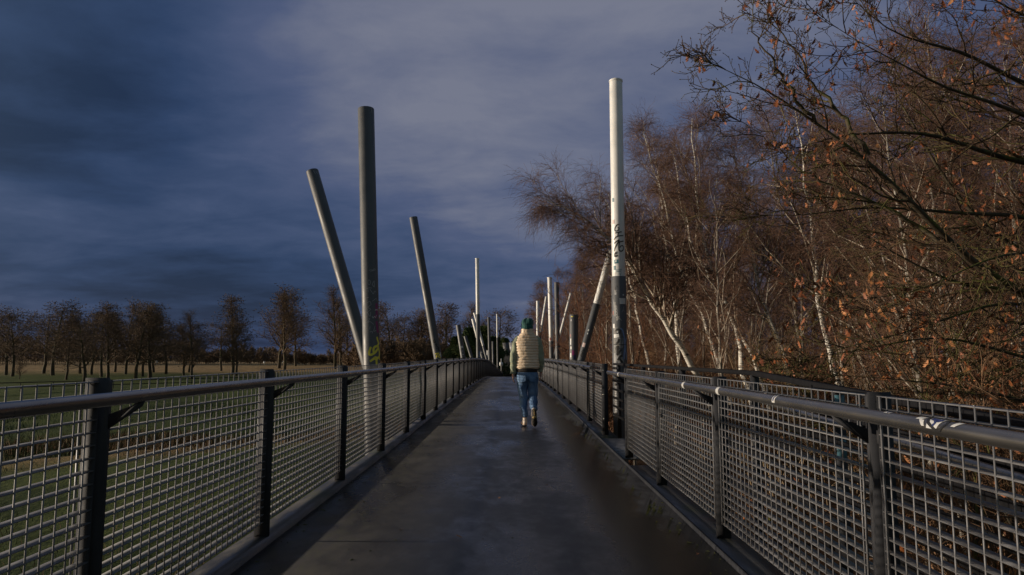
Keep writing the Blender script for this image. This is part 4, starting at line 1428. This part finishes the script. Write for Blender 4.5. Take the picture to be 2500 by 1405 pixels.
protoS = [shrub_meshes(51, 4.6, 15, 1.9, M_thick, 1.2, 11, 9), shrub_meshes(52, 3.6, 17, 1.7, M_rust, 1.2, 11, 9), shrub_meshes(53, 5.6, 13, 1.7, M_rust, 1.3, 12, 9)]
sh = []
for row in range(5):
    for k in range(-1, 26):
        Y = 11 + k * 3.6 + g.uniform(-1.2, 1.2)
        X = 4.6 + row * 4.2 + g.uniform(-1.2, 1.2)
        if X > 0.82 * Y + 4 or (Y < 24 and X < 0.50 * Y):
            continue
        sh.append((X, Y))
M_pale = principled('pale_tan_stems', build=b_bark((0.14, 0.095, 0.055), (0.36, 0.27, 0.17), None, 3))
palem = shrub_meshes(54, 5.2, 9, 2.6, M_pale, 0.8, 8, 6)
for X, Y, sc, lab in ((7.4, 19.5, 1.0, 'pale tan arching shrub between the leaning birch and the oak twigs'), (8.4, 17.0, 0.9, 'pale tan shrub with wide arching stems left of the low oak branches'), (10.2, 22.0, 1.1, 'pale tan shrub behind the low oak twigs'),
                      (6.8, 23.0, 0.9, 'pale tan shrub at the foot of the leaning white birch'), (9.6, 14.5, 0.9, 'pale tan shrub under the middle oak limbs'), (12.0, 18.0, 1.1, 'pale tan shrub behind the lowest mossy oak limb')):
    thing_tree('arching_shrub', lab, 'shrub', (X, Y, GZ - 0.1), g.uniform(0, 6.28), 'pale arching shrubs', palem, sc)
for X, Y in sh:
    k = int(g.integers(0, 3))
    thing_tree('thicket_shrub', 'red brown leafless shrub in the thicket under the birches', 'shrub', (X, Y, GZ - 0.1), g.uniform(0, 6.28), 'leafless shrubs of the thicket', protoS[k], g.uniform(0.85, 1.25))


# far side of the wood: one dense mass that closes the view between the trunks
def mass(name, label, spots, mats, h, seed, per=46, thick=0.02, spread=2.2, cat='wood', tw=7):
    g = np.random.default_rng(seed)
    P, Rd = [], []
    for (X, Y, Z, hh) in spots:
        tp = np.array([X + g.normal() * 0.6, Y + g.normal() * 0.6, Z + hh])
        P.append(resample([(X, Y, Z), (X + g.normal() * 0.3, Y + g.normal() * 0.3, Z + hh * 0.5), tp], 8, 0.06, g))
        Rd.append(hh * 0.011 * np.linspace(1, 0.2, 8))
    P, Rd = np.array(P), np.array(Rd)
    br, brr = grow(P, Rd, per, (0.10, 1.0), (30, 75), lambda t, p: spread * (1.15 - 0.75 * t), 5, 0.15, (0, 0, 0.08), 0.5, thick, thick * 2, 0.45, g=g)
    t_, tr_ = grow(br, brr, tw, (0.15, 1.0), (20, 60), spread * 0.33, 3, 0.15, (0, 0, 0.04), 0.6, thick * 0.7, thick, 0.6, g=g)
    V, Q = merge_tubes([(P, Rd, 5), (br, brr, 3), (t_, tr_, 3)])
    o = link(name, mesh_np(name, V, Q, mats, False))
    return tag(o, label, cat, None, 'stuff')


sp = [(g.uniform(17, 30) + (Y - 20) * 0.12, Y, GZ - 0.2, g.uniform(6.5, 10.5)) for Y in np.arange(20, 120, 1.5)]
mass('wood_thicket', 'dense brown twig mass closing the view deep in the wood behind the birches', sp, [M_thick], 9, 61, 60, 0.012, 2.0)

# --- the oak on the right: limbs at their real places, trunk just out of view
oak0 = np.array([8.2, 8.8, GZ - 0.2])
limbs_px = [
    ([(2740, 860, 8.7), (2560, 745, 8.0), (2400, 655, 7.6), (2290, 590, 7.4), (2240, 500, 7.2), (2120, 380, 7.0), (1990, 300, 6.9), (1880, 215, 6.8), (1780, 165, 6.7), (1690, 137, 6.6)], 0.085),
    ([(2760, 480, 8.7), (2600, 420, 8.3), (2430, 385, 8.0), (2310, 330, 7.8), (2200, 325, 7.6), (2080, 320, 7.5), (1960, 350, 7.4), (1880, 385, 7.3)], 0.060),
    ([(2760, 330, 8.7), (2600, 255, 8.2), (2450, 180, 7.8), (2330, 110, 7.5), (2200, 100, 7.3), (2100, 40, 7.2), (2040, -50, 7.1)], 0.060),
    ([(2760, 640, 8.8), (2600, 560, 8.4), (2480, 520, 8.2), (2330, 520, 8.0), (2180, 500, 7.8), (2030, 520, 7.7), (1900, 537, 7.6), (1800, 518, 7.5)], 0.045),
    ([(2740, 840, 9.2), (2560, 720, 9.0), (2380, 700, 8.7), (2260, 670, 8.5), (2160, 600, 8.4), (2080, 555, 8.3), (1980, 470, 8.2)], 0.055),
    ([(2740, 860, 8.0), (2600, 770, 7.6), (2450, 725, 7.2), (2330, 775, 7.0), (2180, 830, 6.9), (2040, 850, 6.9), (1930, 900, 6.9)], 0.040),
    ([(2760, 1000, 7.9), (2600, 900, 7.4), (2420, 850, 7.1), (2300, 810, 7.0), (2150, 845, 6.9), (2000, 880, 6.9), (1880, 880, 6.9)], 0.040),
    ([(2760, 1080, 7.2), (2600, 1000, 6.8), (2400, 950, 6.5), (2250, 930, 6.4), (2100, 922, 6.4), (1950, 912, 6.5)], 0.040),
    ([(2760, 140, 8.2), (2600, 60, 7.8), (2500, 40, 7.5), (2380, -30, 7.3), (2300, -90, 7.2)], 0.050),
    ([(2760, 400, 7.9), (2600, 330, 7.4), (2500, 280, 7.1), (2380, 230, 6.9), (2250, 200, 6.7), (2150, 130, 6.6), (2060, 100, 6.5), (1980, 20, 6.5)], 0.055),
    ([(2290, 590, 7.4), (2200, 520, 7.5), (2090, 480, 7.6), (1960, 420, 7.6), (1860, 330, 7.6), (1790, 290, 7.6)], 0.030),
    ([(2120, 380, 7.0), (2030, 260, 7.1), (1960, 160, 7.1), (1890, 60, 7.1), (1840, -40, 7.1)], 0.028),
    ([(1990, 300, 6.9), (1920, 200, 6.8), (1850, 90, 6.7), (1790, -20, 6.7)], 0.022),
    ([(2760, 1230, 6.6), (2600, 1150, 6.2), (2400, 1110, 6.0), (2200, 1070, 5.9), (2020, 1040, 6.0)], 0.035),
    ([(2740, 760, 9.6), (2560, 640, 9.4), (2420, 580, 9.2), (2290, 420, 9.0), (2200, 260, 8.9), (2150, 160, 8.9), (2120, 20, 8.9)], 0.060),
    ([(2760, 700, 7.6), (2620, 640, 7.0), (2480, 610, 6.7), (2380, 640, 6.5), (2250, 720, 6.4), (2120, 740, 6.4), (2000, 720, 6.5)], 0.035),
]
ga = np.random.default_rng(77)
LK = 22
LP, LR = [], []
for pts, r0 in limbs_px:
    w = wpath(pts) - oak0
    LP.append(resample(w, LK, 0.018, ga))
    LR.append(np.maximum(r0 * np.linspace(1, 0.0, LK) ** 1.1, 0.0035))
trunk_path = resample([(0, 0, 0), (0.05, 0, 1.5), (-0.1, 0.1, 3.2), (-0.2, 0, 5.0), (0.0, 0.1, 7.0), (0.1, 0.0, 8.6)], LK, 0.02, ga)
TR = 0.26 * np.linspace(1, 0.35, LK)
# limbs start on the trunk
for i in range(len(LP)):
    if limbs_px[i][0][0][0] > 2700:
        z = LP[i][0][2]
        zt = np.clip(z - 0.5, 0.6, 8.4)
        c = np.array([np.interp(zt, trunk_path[:, 2], trunk_path[:, q]) for q in range(3)])
        LP[i] = resample(np.vstack([c, LP[i]]), LK, 0.0)
LP, LR = np.array(LP), np.array(LR)
short = np.array([10, 11, 12])
longl = np.array([i for i in range(len(LP)) if i not in short])
lenf = lambda t, p: 0.25 * p * (1.10 - 0.80 * t) + 0.24
b1, r1 = grow(LP[longl], LR[longl], 22, (0.12, 1.0), (26, 60), lenf, 9, 0.15, (0, 0, 0.10), 0.55, 0.0062, 0.022, 0.30, g=ga)
s1, sr1 = grow(LP[short], LR[short], 9, (0.2, 1.0), (24, 55), lenf, 9, 0.15, (0, 0, 0.10), 0.55, 0.0062, 0.022, 0.30, g=ga)
e1, er1 = grow(LP, LR, 3, (0.93, 1.0), (5, 30), 0.38, 9, 0.13, (0, 0, 0.10), 1.0, 0.005, 0.008, 0.4, g=ga)
b1, r1 = np.concatenate([b1, s1, e1]), np.concatenate([r1, sr1, er1])
b2, r2 = grow(b1, r1, 8, (0.12, 1.0), (28, 62), lambda t, p: 0.38 * p * (1.1 - 0.65 * t) + 0.05, 6, 0.15, (0, 0, 0.09), 0.65, 0.0040, 0.010, 0.5, g=ga)
b3, r3 = grow(b2, r2, 4, (0.1, 1.0), (30, 65), 0.07, 3, 0.16, (0, 0, 0.06), 0.75, 0.0032, 0.006, 0.7, g=ga)
buds = b3[:, -2:].copy()
buds[:, 0] = b3[:, -1]
buds[:, 1] = b3[:, -1] + nrm(b3[:, -1] - b3[:, -2]) * 0.014
bud_r = np.tile(np.array([[0.0058, 0.002]]), (len(buds), 1))
oak = thing('oak_tree', 'mossy oak reaching in from the right edge with rusty brown leaves on its limbs', 'tree', oak0)
V, Q = tubes(trunk_path[None], TR[None], 14)
link('trunk', mesh_np('trunk', V, Q, [M_oak], True), oak)
for i in range(len(LP)):
    V, Q = tubes(LP[i:i + 1], LR[i:i + 1], 10)
    link('limb', mesh_np('limb', V, Q, [M_oak], True), oak)
V, Q = merge_tubes([(b1, r1, 5), (b2, r2, 4), (b3, r3, 3), (buds, bud_r, 4)])
tw = link('twigs', mesh_np('twigs', V, Q, [M_oaktwig], False), oak)
tw['kind'] = 'stuff'
# lobed oak leaf, curled
half = [(0.001, 0.0), (0.003, 0.012), (0.020, 0.022), (0.008, 0.031), (0.032, 0.046), (0.012, 0.054), (0.037, 0.072), (0.014, 0.079), (0.025, 0.095), (0.009, 0.100), (0.0, 0.108)]


def leaf_mesh(seed):
    g = np.random.default_rng(seed)
    cu, ben, tws = g.uniform(1, 5), g.uniform(-4, 5), g.uniform(-5, 5)
    k = len(half)
    V = []
    for sgn in (0, 1, -1):
        for x, y in half:
            xx = x * sgn * g.uniform(0.85, 1.1)
            V.append((xx + tws * y * y, y, cu * xx * xx * 3 + ben * y * y + g.normal() * 0.001))
    Q = []
    for s, o_ in ((1, k), (-1, 2 * k)):
        for i in range(k - 1):
            q = [i, o_ + i, o_ + i + 1, i + 1]
            Q.append(q if s > 0 else q[::-1])
    V = np.array(V)
    return V, np.array(Q)


lv = [leaf_mesh(s) for s in range(5)]
lmesh = [mesh_np('leaf', V, Q, [M_leaf], True) for V, Q in lv]
# leaves hang in loose clusters at twig ends
tips = b3[:, -1]
wt = tips + oak0
depth = wt[:, 1]
vis = (np.abs(wt[:, 0]) < 0.80 * depth) & (wt[:, 2] > -1.6)
noise_k = np.sin(wt[:, 0] * 2.3 + 1) + np.sin(wt[:, 2] * 2.9 + wt[:, 0]) + np.sin(wt[:, 1] * 3.1)
tpx = 1250 + FPX * wt[:, 0] / wt[:, 1]
cand = np.where(vis & (noise_k > -0.2) & (ga.random(len(wt)) < np.clip((tpx - 1650) / 500, 0.08, 1)))[0]
ga.shuffle(cand)
nl = 0
for ti in cand[:290]:
    o = link('leaf', lmesh[int(ga.integers(0, 5))], oak, tuple(tips[ti]), (R(ga.uniform(-150, -60)), R(ga.uniform(-50, 50)), ga.uniform(0, 6.28)))
    o.scale = (ga.uniform(0.45, 0.9),) * 3
Vs, Qs, n0 = [], [], 0
for ti in cand[290:1700]:
    V, Q = lv[int(ga.integers(0, 5))]
    Mx = np.array(Matrix.Rotation(ga.uniform(0, 6.28), 3, 'Z') @ Matrix.Rotation(R(ga.uniform(-150, -60)), 3, 'X'))
    Vs.append(V @ Mx.T * ga.uniform(0.4, 0.8) + tips[ti])
    Qs.append(Q + n0)
    n0 += len(V)
lo = link('leaves', mesh_np('leaves', np.vstack(Vs), np.vstack(Qs), [M_leaf], True), oak)
lo['kind'] = 'stuff'

# --- small oak saplings and brush right behind the near railing, with leaves low down
def sapling(loc, seed, h, label):
    g = np.random.default_rng(seed)
    st = np.array([resample([(0, 0, 0), (g.normal() * 0.3, g.normal() * 0.3, h * 0.5), (g.normal() * 0.7, g.normal() * 0.7, h)], 10, 0.04, g) for _ in range(4)])
    sr = np.tile(0.028 * np.linspace(1, 0.2, 10), (4, 1))
    c1, q1 = grow(st, sr, 18, (0.15, 1), (35, 75), lambda t, p: 0.30 * p * (1.1 - 0.7 * t) + 0.2, 6, 0.18, (0, 0, 0.05), 0.5, 0.006, 0.014, 0.35, g=g)
    c2, q2 = grow(c1, q1, 9, (0.1, 1), (30, 70), 0.33, 4, 0.2, (0, 0, 0.02), 0.6, 0.0036, 0.007, 0.6, g=g)
    t = thing('oak_sapling', label, 'sapling', loc)
    V, Q = tubes(st, sr, 6)
    link('stems', mesh_np('stems', V, Q, [M_oak], True), t)
    V, Q = merge_tubes([(c1, q1, 4), (c2, q2, 3)])
    link('twigs', mesh_np('twigs', V, Q, [M_thick], False), t)
    tp = c2[:, -1]
    pick = g.permutation(len(tp))[:200]
    Vs, Qs, n0 = [], [], 0
    for ti in pick:
        V, Q = lv[int(g.integers(0, 5))]
        Mx = np.array(Matrix.Rotation(g.uniform(0, 6.28), 3, 'Z') @ Matrix.Rotation(R(g.uniform(-150, -60)), 3, 'X'))
        Vs.append(V @ Mx.T * g.uniform(0.45, 0.85) + tp[ti])
        Qs.append(Q + n0)
        n0 += len(V)
    link('leaves', mesh_np('leaves', np.vstack(Vs), np.vstack(Qs), [M_leaf], True), t)['kind'] = 'stuff'


for i, (loc, h, lab) in enumerate((((5.2, 8.0, GZ - .1), 4.6, 'brown leaved oak sapling close behind the outer barrier, beneath the oak limbs'), ((6.6, 11.2, GZ - .1), 5.6, 'brown leaved oak sapling between the oak and the birch trunks'),
                                   ((4.3, 5.2, GZ - .1), 3.6, 'low brown leaved sapling seen through the nearest right mesh panels'), ((8.8, 13.0, GZ - .1), 6.2, 'tall brown leaved sapling deepest under the oak canopy'),
                                   ((4.9, 12.6, GZ - .1), 4.2, 'slender brown leaved sapling near the foot of the tallest pole'), ((3.4, 3.6, GZ - .1), 2.6, 'small sapling with few leaves behind the nearest right mesh'))):
    sapling(loc, 90 + i, h, lab)

# --- trees of the field on the left
def field_meshes(seed, h, r0, nl, low, ang, spread, twl, blobs=0, up_=0.12):
    g = np.random.default_rng(seed)
    tr = resample(straight(h, (g.normal() * 0.4, g.normal() * 0.4), 0.12), 12, 0.04, g)[None]
    trr = (r0 * np.linspace(1, 0.12, 12))[None]
    lim, lr = grow(tr, trr, nl, (low, 0.98), ang, lambda t, p: spread * p * (0.42 * (1.1 - t) + 0.05), 8, 0.12, (0, 0, up_), 0.6, 0.03, 0.16, 0.25, g=g)
    br, brr = grow(lim, lr, 9, (0.12, 1.0), (25, 62), lambda t, p: 0.40 * p * (1.1 - 0.5 * t) + 0.35, 6, 0.15, (0, 0, 0.08), 0.55, 0.016, 0.05, 0.4, g=g)
    tw, twr = grow(br, brr, 8, (0.1, 1.0), (20, 60), twl * 1.15, 4, 0.16, (0, 0, 0.05), 0.6, 0.009, 0.014, 0.6, g=g)
    parts = [(br, brr, 4), (tw, twr, 3)]
    if blobs:                                     # seed clusters at the twig ends
        e = tw[:, -1]
        k = g.permutation(len(e))[:blobs]
        P = np.stack([e[k], e[k] + g.normal(size=(blobs, 3)) * 0.14], 1)
        parts.append((P, np.full((blobs, 2), 0.045), 4))
    V1, Q1 = merge_tubes([(tr, trr, 8), ])
    V2, Q2 = merge_tubes([(lim, lr, 5)] + parts)
    return [('trunk', mesh_np('trunk', V1, Q1, [M_ftree], True)), ('crown', mesh_np('crown', V2, Q2, [M_ftwig], False))]


protoF = [field_meshes(101, 13.0, 0.24, 22, 0.20, (30, 62), 1.0, 1.0, 900), field_meshes(102, 14.0, 0.26, 24, 0.22, (28, 58), 0.85, 1.0, 1100),
          field_meshes(103, 12.5, 0.20, 26, 0.16, (22, 42), 0.85, 0.9, 0), field_meshes(104, 12.0, 0.22, 18, 0.26, (40, 70), 1.1, 1.05, 700)]
F_ = [  # base x, base y, top y, kind, label
    (14, 915, 772, 3, None), (29, 921, 765, 0, 'broad dark field tree at the left edge, behind the first railing post'), (48, 927, 868, 2, 'young thin field tree in front of the broad dark one at the left edge'),
    (105, 913, 765, 3, None), (128.5, 919, 748, 0, 'tall forked field tree with wide flat crown, right of the broad dark edge tree'), (160, 929, 790, 3, None), (196, 913, 790, 1, None),
    (204, 935, 775, 0, 'nearest field tree with low spreading branches above the field fence'), (222, 917, 772, 1, None), (247, 922, 765, 3, None), (263, 928.6, 752, 1, 'thick trunked field tree in the middle of the left clump'),
    (281, 910, 770, 1, None), (307, 916, 750, 0, None), (332, 929, 760, 0, None), (347, 921, 770, 2, None), (367, 926, 752, 1, 'tall double stemmed field tree in the right half of the left clump'),
    (375, 911, 780, 3, None), (404, 916, 772, 0, 'field tree with dark seed clusters at the right end of the left clump'), (447.5, 919, 800, 2, None), (461, 910, 790, 3, None),
    (467, 927, 770, 2, 'fine twigged pale field tree alone right of the left clump'), (568, 915, 735, 1, 'tall narrow field tree with two stems standing free, middle of the left field'), (576, 917, 800, 0, None),
    (540, 905, 790, 3, None), (682, 900, 718, 0, 'big round headed field tree with stout trunk, left of the leaning poles'), (695, 904, 730, 1, None), (722, 895, 765, 3, None),
    (817, 902, 712, 2, 'fan shaped bare tree with upright branches just left of the poles'), (832, 896, 735, 2, None), (846, 893, 770, 3, None),
    (955, 897, 752, 0, 'bushy field tree between the scribbled pole and the leaning pole'), (985, 893, 775, 3, None), (915, 895, 775, 3, None), (1015, 892, 780, 0, None), (1035, 893, 765, 1, None),
    (1092, 894, 752, 1, 'tall bare tree right of the leaning pole with yellow tag'), (1145, 892, 748, 2, 'spreading bare tree behind the tall half white pole'), (1220, 893, 760, 3, None), (1075, 892, 790, 3, None), (1180, 892, 790, 0, None),
]
gf = np.random.default_rng(15)
ORD = 'first second third fourth fifth sixth seventh eighth ninth tenth eleventh twelfth thirteenth fourteenth fifteenth sixteenth seventeenth eighteenth nineteenth twentieth'.split()
lo_c = sorted(f[0] for f in F_ if f[0] < 500)
mid_c = sorted(f[0] for f in F_ if 500 < f[0] < 860)
hi_c = sorted(f[0] for f in F_ if f[0] > 860)


def flabel(bx):
    if bx < 500:
        return 'bare meadow tree, %s trunk from the left edge in the left clump' % ORD[lo_c.index(bx)]
    if bx < 860:
        return 'bare meadow tree, %s trunk counted rightwards between the left clump and the poles' % ORD[mid_c.index(bx)]
    return 'bare tree behind the poles, %s trunk counted rightwards from the thick scribbled pole' % ORD[hi_c.index(bx)]


hts = [13.0, 14.0, 12.5, 12.0]
for (bx, by, ty, k, lab) in F_:
    p = ground_at(bx, by)
    top = at(bx, ty, p[1])
    hh = top[2] - GZ
    thing_tree('field_tree', lab or flabel(bx), 'tree', (p[0], p[1], GZ - 0.15), gf.uniform(0, 6.28), 'bare trees on the meadow', protoF[k], (hh / hts[k] * gf.uniform(1.15, 1.6), hh / hts[k] * gf.uniform(1.15, 1.6), hh / hts[k] * 0.98))

# far wood behind the meadow: unbroken mass
sp = []
for px_ in np.arange(-160, 1330, 4.5):
    Y = gf.uniform(330, 430)
    if 840 < px_:
        Y = gf.uniform(210, 260)
    p = at(px_, 870, Y)
    hpx = (38 if px_ < 480 else 16 if px_ < 860 else 44) * 0.8 + 8 * math.sin(px_ * 0.013 + 1) + gf.uniform(-8, 14)
    if 500 < px_ < 560 or 740 < px_ < 790:
        hpx *= 0.55
    sp.append((p[0], Y, GZ, (hpx + 16) * Y / FPX))
mass('far_wood', 'low dark strip of distant wood along the far edge of the meadow', sp, [M_ftwig], 9, 71, 50, 0.13, 3.2, tw=5)
# red-brown brush and alders at the far bridge head
sp = [(X, Y, GZ, gf.uniform(4, 8)) for X, Y in zip(gf.uniform(3, 26, 42), gf.uniform(112, 165, 42))]
mass('bridge_head_brush', 'red brown brush at the far bridge head behind the person', sp, [M_rust], 9, 72, 44, 0.022, 2.4, tw=6)


# --- evergreens behind the poles
def evergreen(seed, h, r):
    g = np.random.default_rng(seed)
    V, Q, n0 = [], [], 0
    tr = np.array([[(0, 0, 0), (0.1, 0, h * 0.5), (0, 0.1, h * 0.97)]], float)
    Vt, Qt = tubes(tr, np.array([[0.18, 0.12, 0.03]]), 7)
    nC = 4200
    t = g.random(nC) ** 0.8
    z = h * (0.06 + 0.94 * t)
    lob = 1 + 0.30 * np.sin(t * 17 + g.uniform(0, 6)) 
    a = g.uniform(0, 6.28, nC)
    rad = r * (1.05 - t) ** 0.7 * lob * np.sqrt(g.random(nC)) * (1 + 0.25 * np.sin(3 * a + 7 * t))
    c = np.stack([rad * np.cos(a), rad * np.sin(a), z], 1)
    d = nrm(np.stack([np.cos(a), np.sin(a), g.uniform(-0.1, 0.9, nC)], 1) + g.normal(size=(nC, 3)) * 0.4)
    P = np.stack([c, c + d * g.uniform(0.25, 0.5, nC)[:, None]], 1)
    R2_ = np.tile(np.array([[0.10, 0.02]]), (nC, 1)) * g.uniform(0.6, 1.3, nC)[:, None]
    Vc, Qc = tubes(P, R2_, 3)
    return [('trunk', mesh_np('trunk', Vt, Qt, [M_ftree], True)), ('crown', mesh_np('crown', Vc, Qc, [M_pine], False))]


protoE = [evergreen(111, 9.0, 3.0), evergreen(112, 8.0, 3.4)]
for (bx, Y, ty, k, lab) in ((1112, 122, 822, 0, 'dark evergreen behind the short leaning stub poles'), (1150, 118, 800, 1, 'dark evergreen behind the foot of the tall half white pole'), (1182, 126, 797, 0, 'tall dark evergreen behind the distant dark pole'),
                            (1206, 120, 822, 1, 'dark evergreen left of the grey house'), (1232, 147, 826, 0, 'dark evergreen behind the grey house roof'), (1132, 130, 815, 1, 'dark evergreen in the middle of the evergreen clump'), (1168, 131, 812, 1, 'dark evergreen between the tall half white pole and the dark distant pole')):
    p = at(bx, 870, Y)
    top = at(bx, ty, Y)
    thing_tree('evergreen_tree', lab, 'tree', (p[0], Y, GZ - 0.1), gf.uniform(0, 6.28), 'evergreens behind the poles', protoE[k], (top[2] - GZ) / (9.0 if k == 0 else 8.0))

# --- grey shed behind the person
p = at(1246, 870, 136)
shed = thing('house', 'grey house roof with pale slope, half hidden behind the evergreens left of the person', 'house', (p[0], 136, GZ))
M_shed = principled('house_render', build=b_paint((0.05, 0.05, 0.052), 0.2, 2))
M_roof = principled('roof_sheet', build=b_paint((0.20, 0.205, 0.215), 0.15, 2))
M_roofd = principled('roof_tiles', build=b_paint((0.085, 0.085, 0.09), 0.15, 2))
m = MB(); m.box(-1.6, 3.4, 0.2, 4.0, -0.3, 4.3)
m.obj('wall', M_shed, shed)
m = MB(); m.prism([(-0.3, 6.8), (3.6, 6.8), (3.8, 4.2), (0.15, 4.2)], 1, 0.0, 4.2)
m.obj('roof', M_roof, shed)
m = MB(); m.prism([(-1.6, 6.75), (-0.33, 6.78), (0.12, 4.25), (-1.1, 4.15)], 1, 0.1, 4.1)
m.obj('gable', M_roofd, shed)
# --- little white sign post and markers
def marker(px_, py_b, py_t, Y, label, wplate=0.5):
    b0, t0 = at(px_, py_b, Y), at(px_, py_t, Y)
    root = thing('marker_post', label, 'sign post', (b0[0], Y, b0[2]))
    hh = t0[2] - b0[2]
    m = MB(); m.tube([(0, 0, 0), (0, 0, hh)], 0.05, 8)
    m.obj('post', M_white, root, True)
    m = MB(); m.box(-wplate / 2, wplate / 2, -0.07, -0.05, hh * 0.45, hh * 0.45 + wplate)
    m.obj('sign_plate', M_white, root)


marker(1223.5, 908, 876, 108, 'white sign post beside the path where the railing drops away', 0.55)
marker(382, 891, 881, 330, 'white marker post at the meadow edge behind the left tree clump', 1.0)
marker(645, 891, 883, 340, 'white marker post at the meadow edge left of the round headed tree', 0.9)
marker(692, 890, 882, 340, 'white marker post at the meadow edge under the round headed tree', 1.1)

# --- thin fence on the meadow, far left
ff = thing('field_fence', 'thin dark two bar fence on the meadow at the left edge', 'fence', (-62, 66, GZ))
fa, fb = np.array([-62.0, 66.0]), np.array([-34.0, 100.0])
fl = np.linalg.norm(fb - fa)
fd = (fb - fa) / fl
m = MB(); m.tube([(0, 0, -0.2), (0, 0, 1.12)], 0.04, 8)
fp = m.mesh('post', [M_black], True)
for k in range(15):
    q = fd * fl * k / 14
    link('post', fp, ff, (q[0], q[1], 0))
for z in (1.12, 0.62):
    m = MB(); m.tube([(0, 0, z), (fd[0] * fl, fd[1] * fl, z)], 0.045, 8)
    m.obj('rail_bar', M_black, ff, True)

# --- path beyond the bridge
m = MB(); m.box(-1.6, 1.4, 131, 320, GZ - 0.02, GZ + 0.16)
tag(m.obj('path', M_deck), kind='structure')

# --- reeds and grass of the near meadow
def blades(name, n, area, hh, w, mat, label, seed, cond):
    g = np.random.default_rng(seed)
    X = g.uniform(area[0], area[1], n * 4)
    Y = g.uniform(area[2], area[3], n * 4)
    ok = cond(X, Y, g)
    X, Y = X[ok][:n], Y[ok][:n]
    n = len(X)
    b0 = np.stack([X, Y, np.full(n, GZ - 0.25)], 1)
    h = hh * g.uniform(0.5, 1.3, n)
    lean = g.normal(size=(n, 2)) * 0.28 * h[:, None]
    a = g.uniform(0, 3.14, n)
    side = np.stack([np.cos(a), np.sin(a), np.zeros(n)], 1) * w
    mid = b0 + np.stack([lean[:, 0] * 0.35, lean[:, 1] * 0.35, h * 0.6], 1)
    tip = b0 + np.stack([lean[:, 0], lean[:, 1], h], 1)
    V = np.stack([b0 - side, b0 + side, mid + side * 0.8, mid - side * 0.8, tip], 1).reshape(-1, 3)
    i = np.arange(n)[:, None] * 5
    Q = i + np.array([[0, 1, 2, 3]])
    T = i + np.array([[3, 2, 4]])
    o = link(name, mesh_np(name, V, [Q, T], [mat], False))
    tag(o, label, 'grass', None, 'stuff')


def near_cond(X, Y, g):
    d = -0.7 * X + Y
    return (np.abs(d - 42 + 4 * np.sin(X * 0.4)) < 3.4) | ((d < 24) & (g.random(len(X)) < 0.4))


blades('reeds', 13000, (-45, -3.2, 3, 40), 0.6, 0.012, M_reed, 'dry brown reeds and stalks below the left railing', 81, near_cond)
blades('meadow_grass', 42000, (-60, -2.6, 3, 60), 0.38, 0.013, M_grass, 'rough green grass of the meadow below the left railing', 82, lambda X, Y, g: np.abs(X) < Y * 0.95 + 4)

# --- fallen leaves on the deck
for i, (x, y) in enumerate(((1081, 1101), (1130, 1316), (1330, 1180), (985, 1295), (1215, 1215), (1700, 1340))):
    d = ray(x, y)
    k = -(CAM_Z - 0.01) / d[2]
    q = np.array([0, 0, CAM_Z]) + d * k
    o = link('fallen_leaf', lmesh[i % 5], None, (q[0], q[1], D(q[1]) + 0.010 - max(0, q[0] + 0.4) * 0.029), (R(ga.uniform(-8, 8)), R(ga.uniform(-8, 8)), ga.uniform(0, 6.28)), (0.38,) * 3)
    tag(o, 'small brown leaf on the deck ' + ('near the left kerb, farthest of the leaves', 'in the foreground, nearest the lower edge', 'right of the middle, beside the wet strip', 'close to the left kerb in the foreground', 'in the middle of the deck behind the other leaves', 'in the puddled strip near the right kerb')[i], 'leaf', 'fallen leaves on the deck')

# --- grit, bark bits and twig crumbs that the rain has washed along the deck edges
gd = np.random.default_rng(44)
mb = MB()
for q in range(420):
    y = 2.2 + 16 * gd.random() ** 1.5
    e = gd.random()
    x = DX1 - 0.02 - abs(gd.normal()) * 0.12 if e < 0.45 else DX0 + 0.02 + abs(gd.normal()) * 0.10 if e < 0.72 else gd.uniform(DX0 + 0.1, DX1 - 0.1)
    z = D(y) - max(0, x + 0.4) * 0.029
    a, l_, w_ = gd.uniform(0, 3.14), gd.uniform(0.004, 0.022), gd.uniform(0.002, 0.005)
    u_, v_ = np.array([math.cos(a), math.sin(a), 0]) * l_, np.array([-math.sin(a), math.cos(a), 0]) * w_
    c_ = np.array([x, y, z + 0.001])
    top_ = c_ + np.array([0, 0, w_ * 1.5])
    mb.add([c_ - u_, c_ - v_, c_ + u_, c_ + v_, top_], T=[[0, 1, 4], [1, 2, 4], [2, 3, 4], [3, 0, 4]])
tag(mb.obj('deck_litter', M_oak), 'small dark bark bits and grit lying on the deck', 'litter', None, 'stuff')

# --- unseen trees added left of the frame to shade the near end of the bridge
for q, (X, Y, k, s_) in enumerate(((-22, -4.5, 0, 1.0), (-25, -3.0, 1, 1.05), (-16, -9.0, 1, 1.05), (-27, -7.0, 0, 1.1), (-20, -13, 1, 1.0))):
    thing_tree('evergreen_tree', '%s evergreen added for shade beside the near bridge end, outside the view' % ('tall', 'broad', 'nearest', 'farthest', 'rearmost')[q], 'tree', (X, Y, GZ), gf.uniform(0, 6.28), 'added shade evergreens beside the near bridge end', protoE[k], s_)
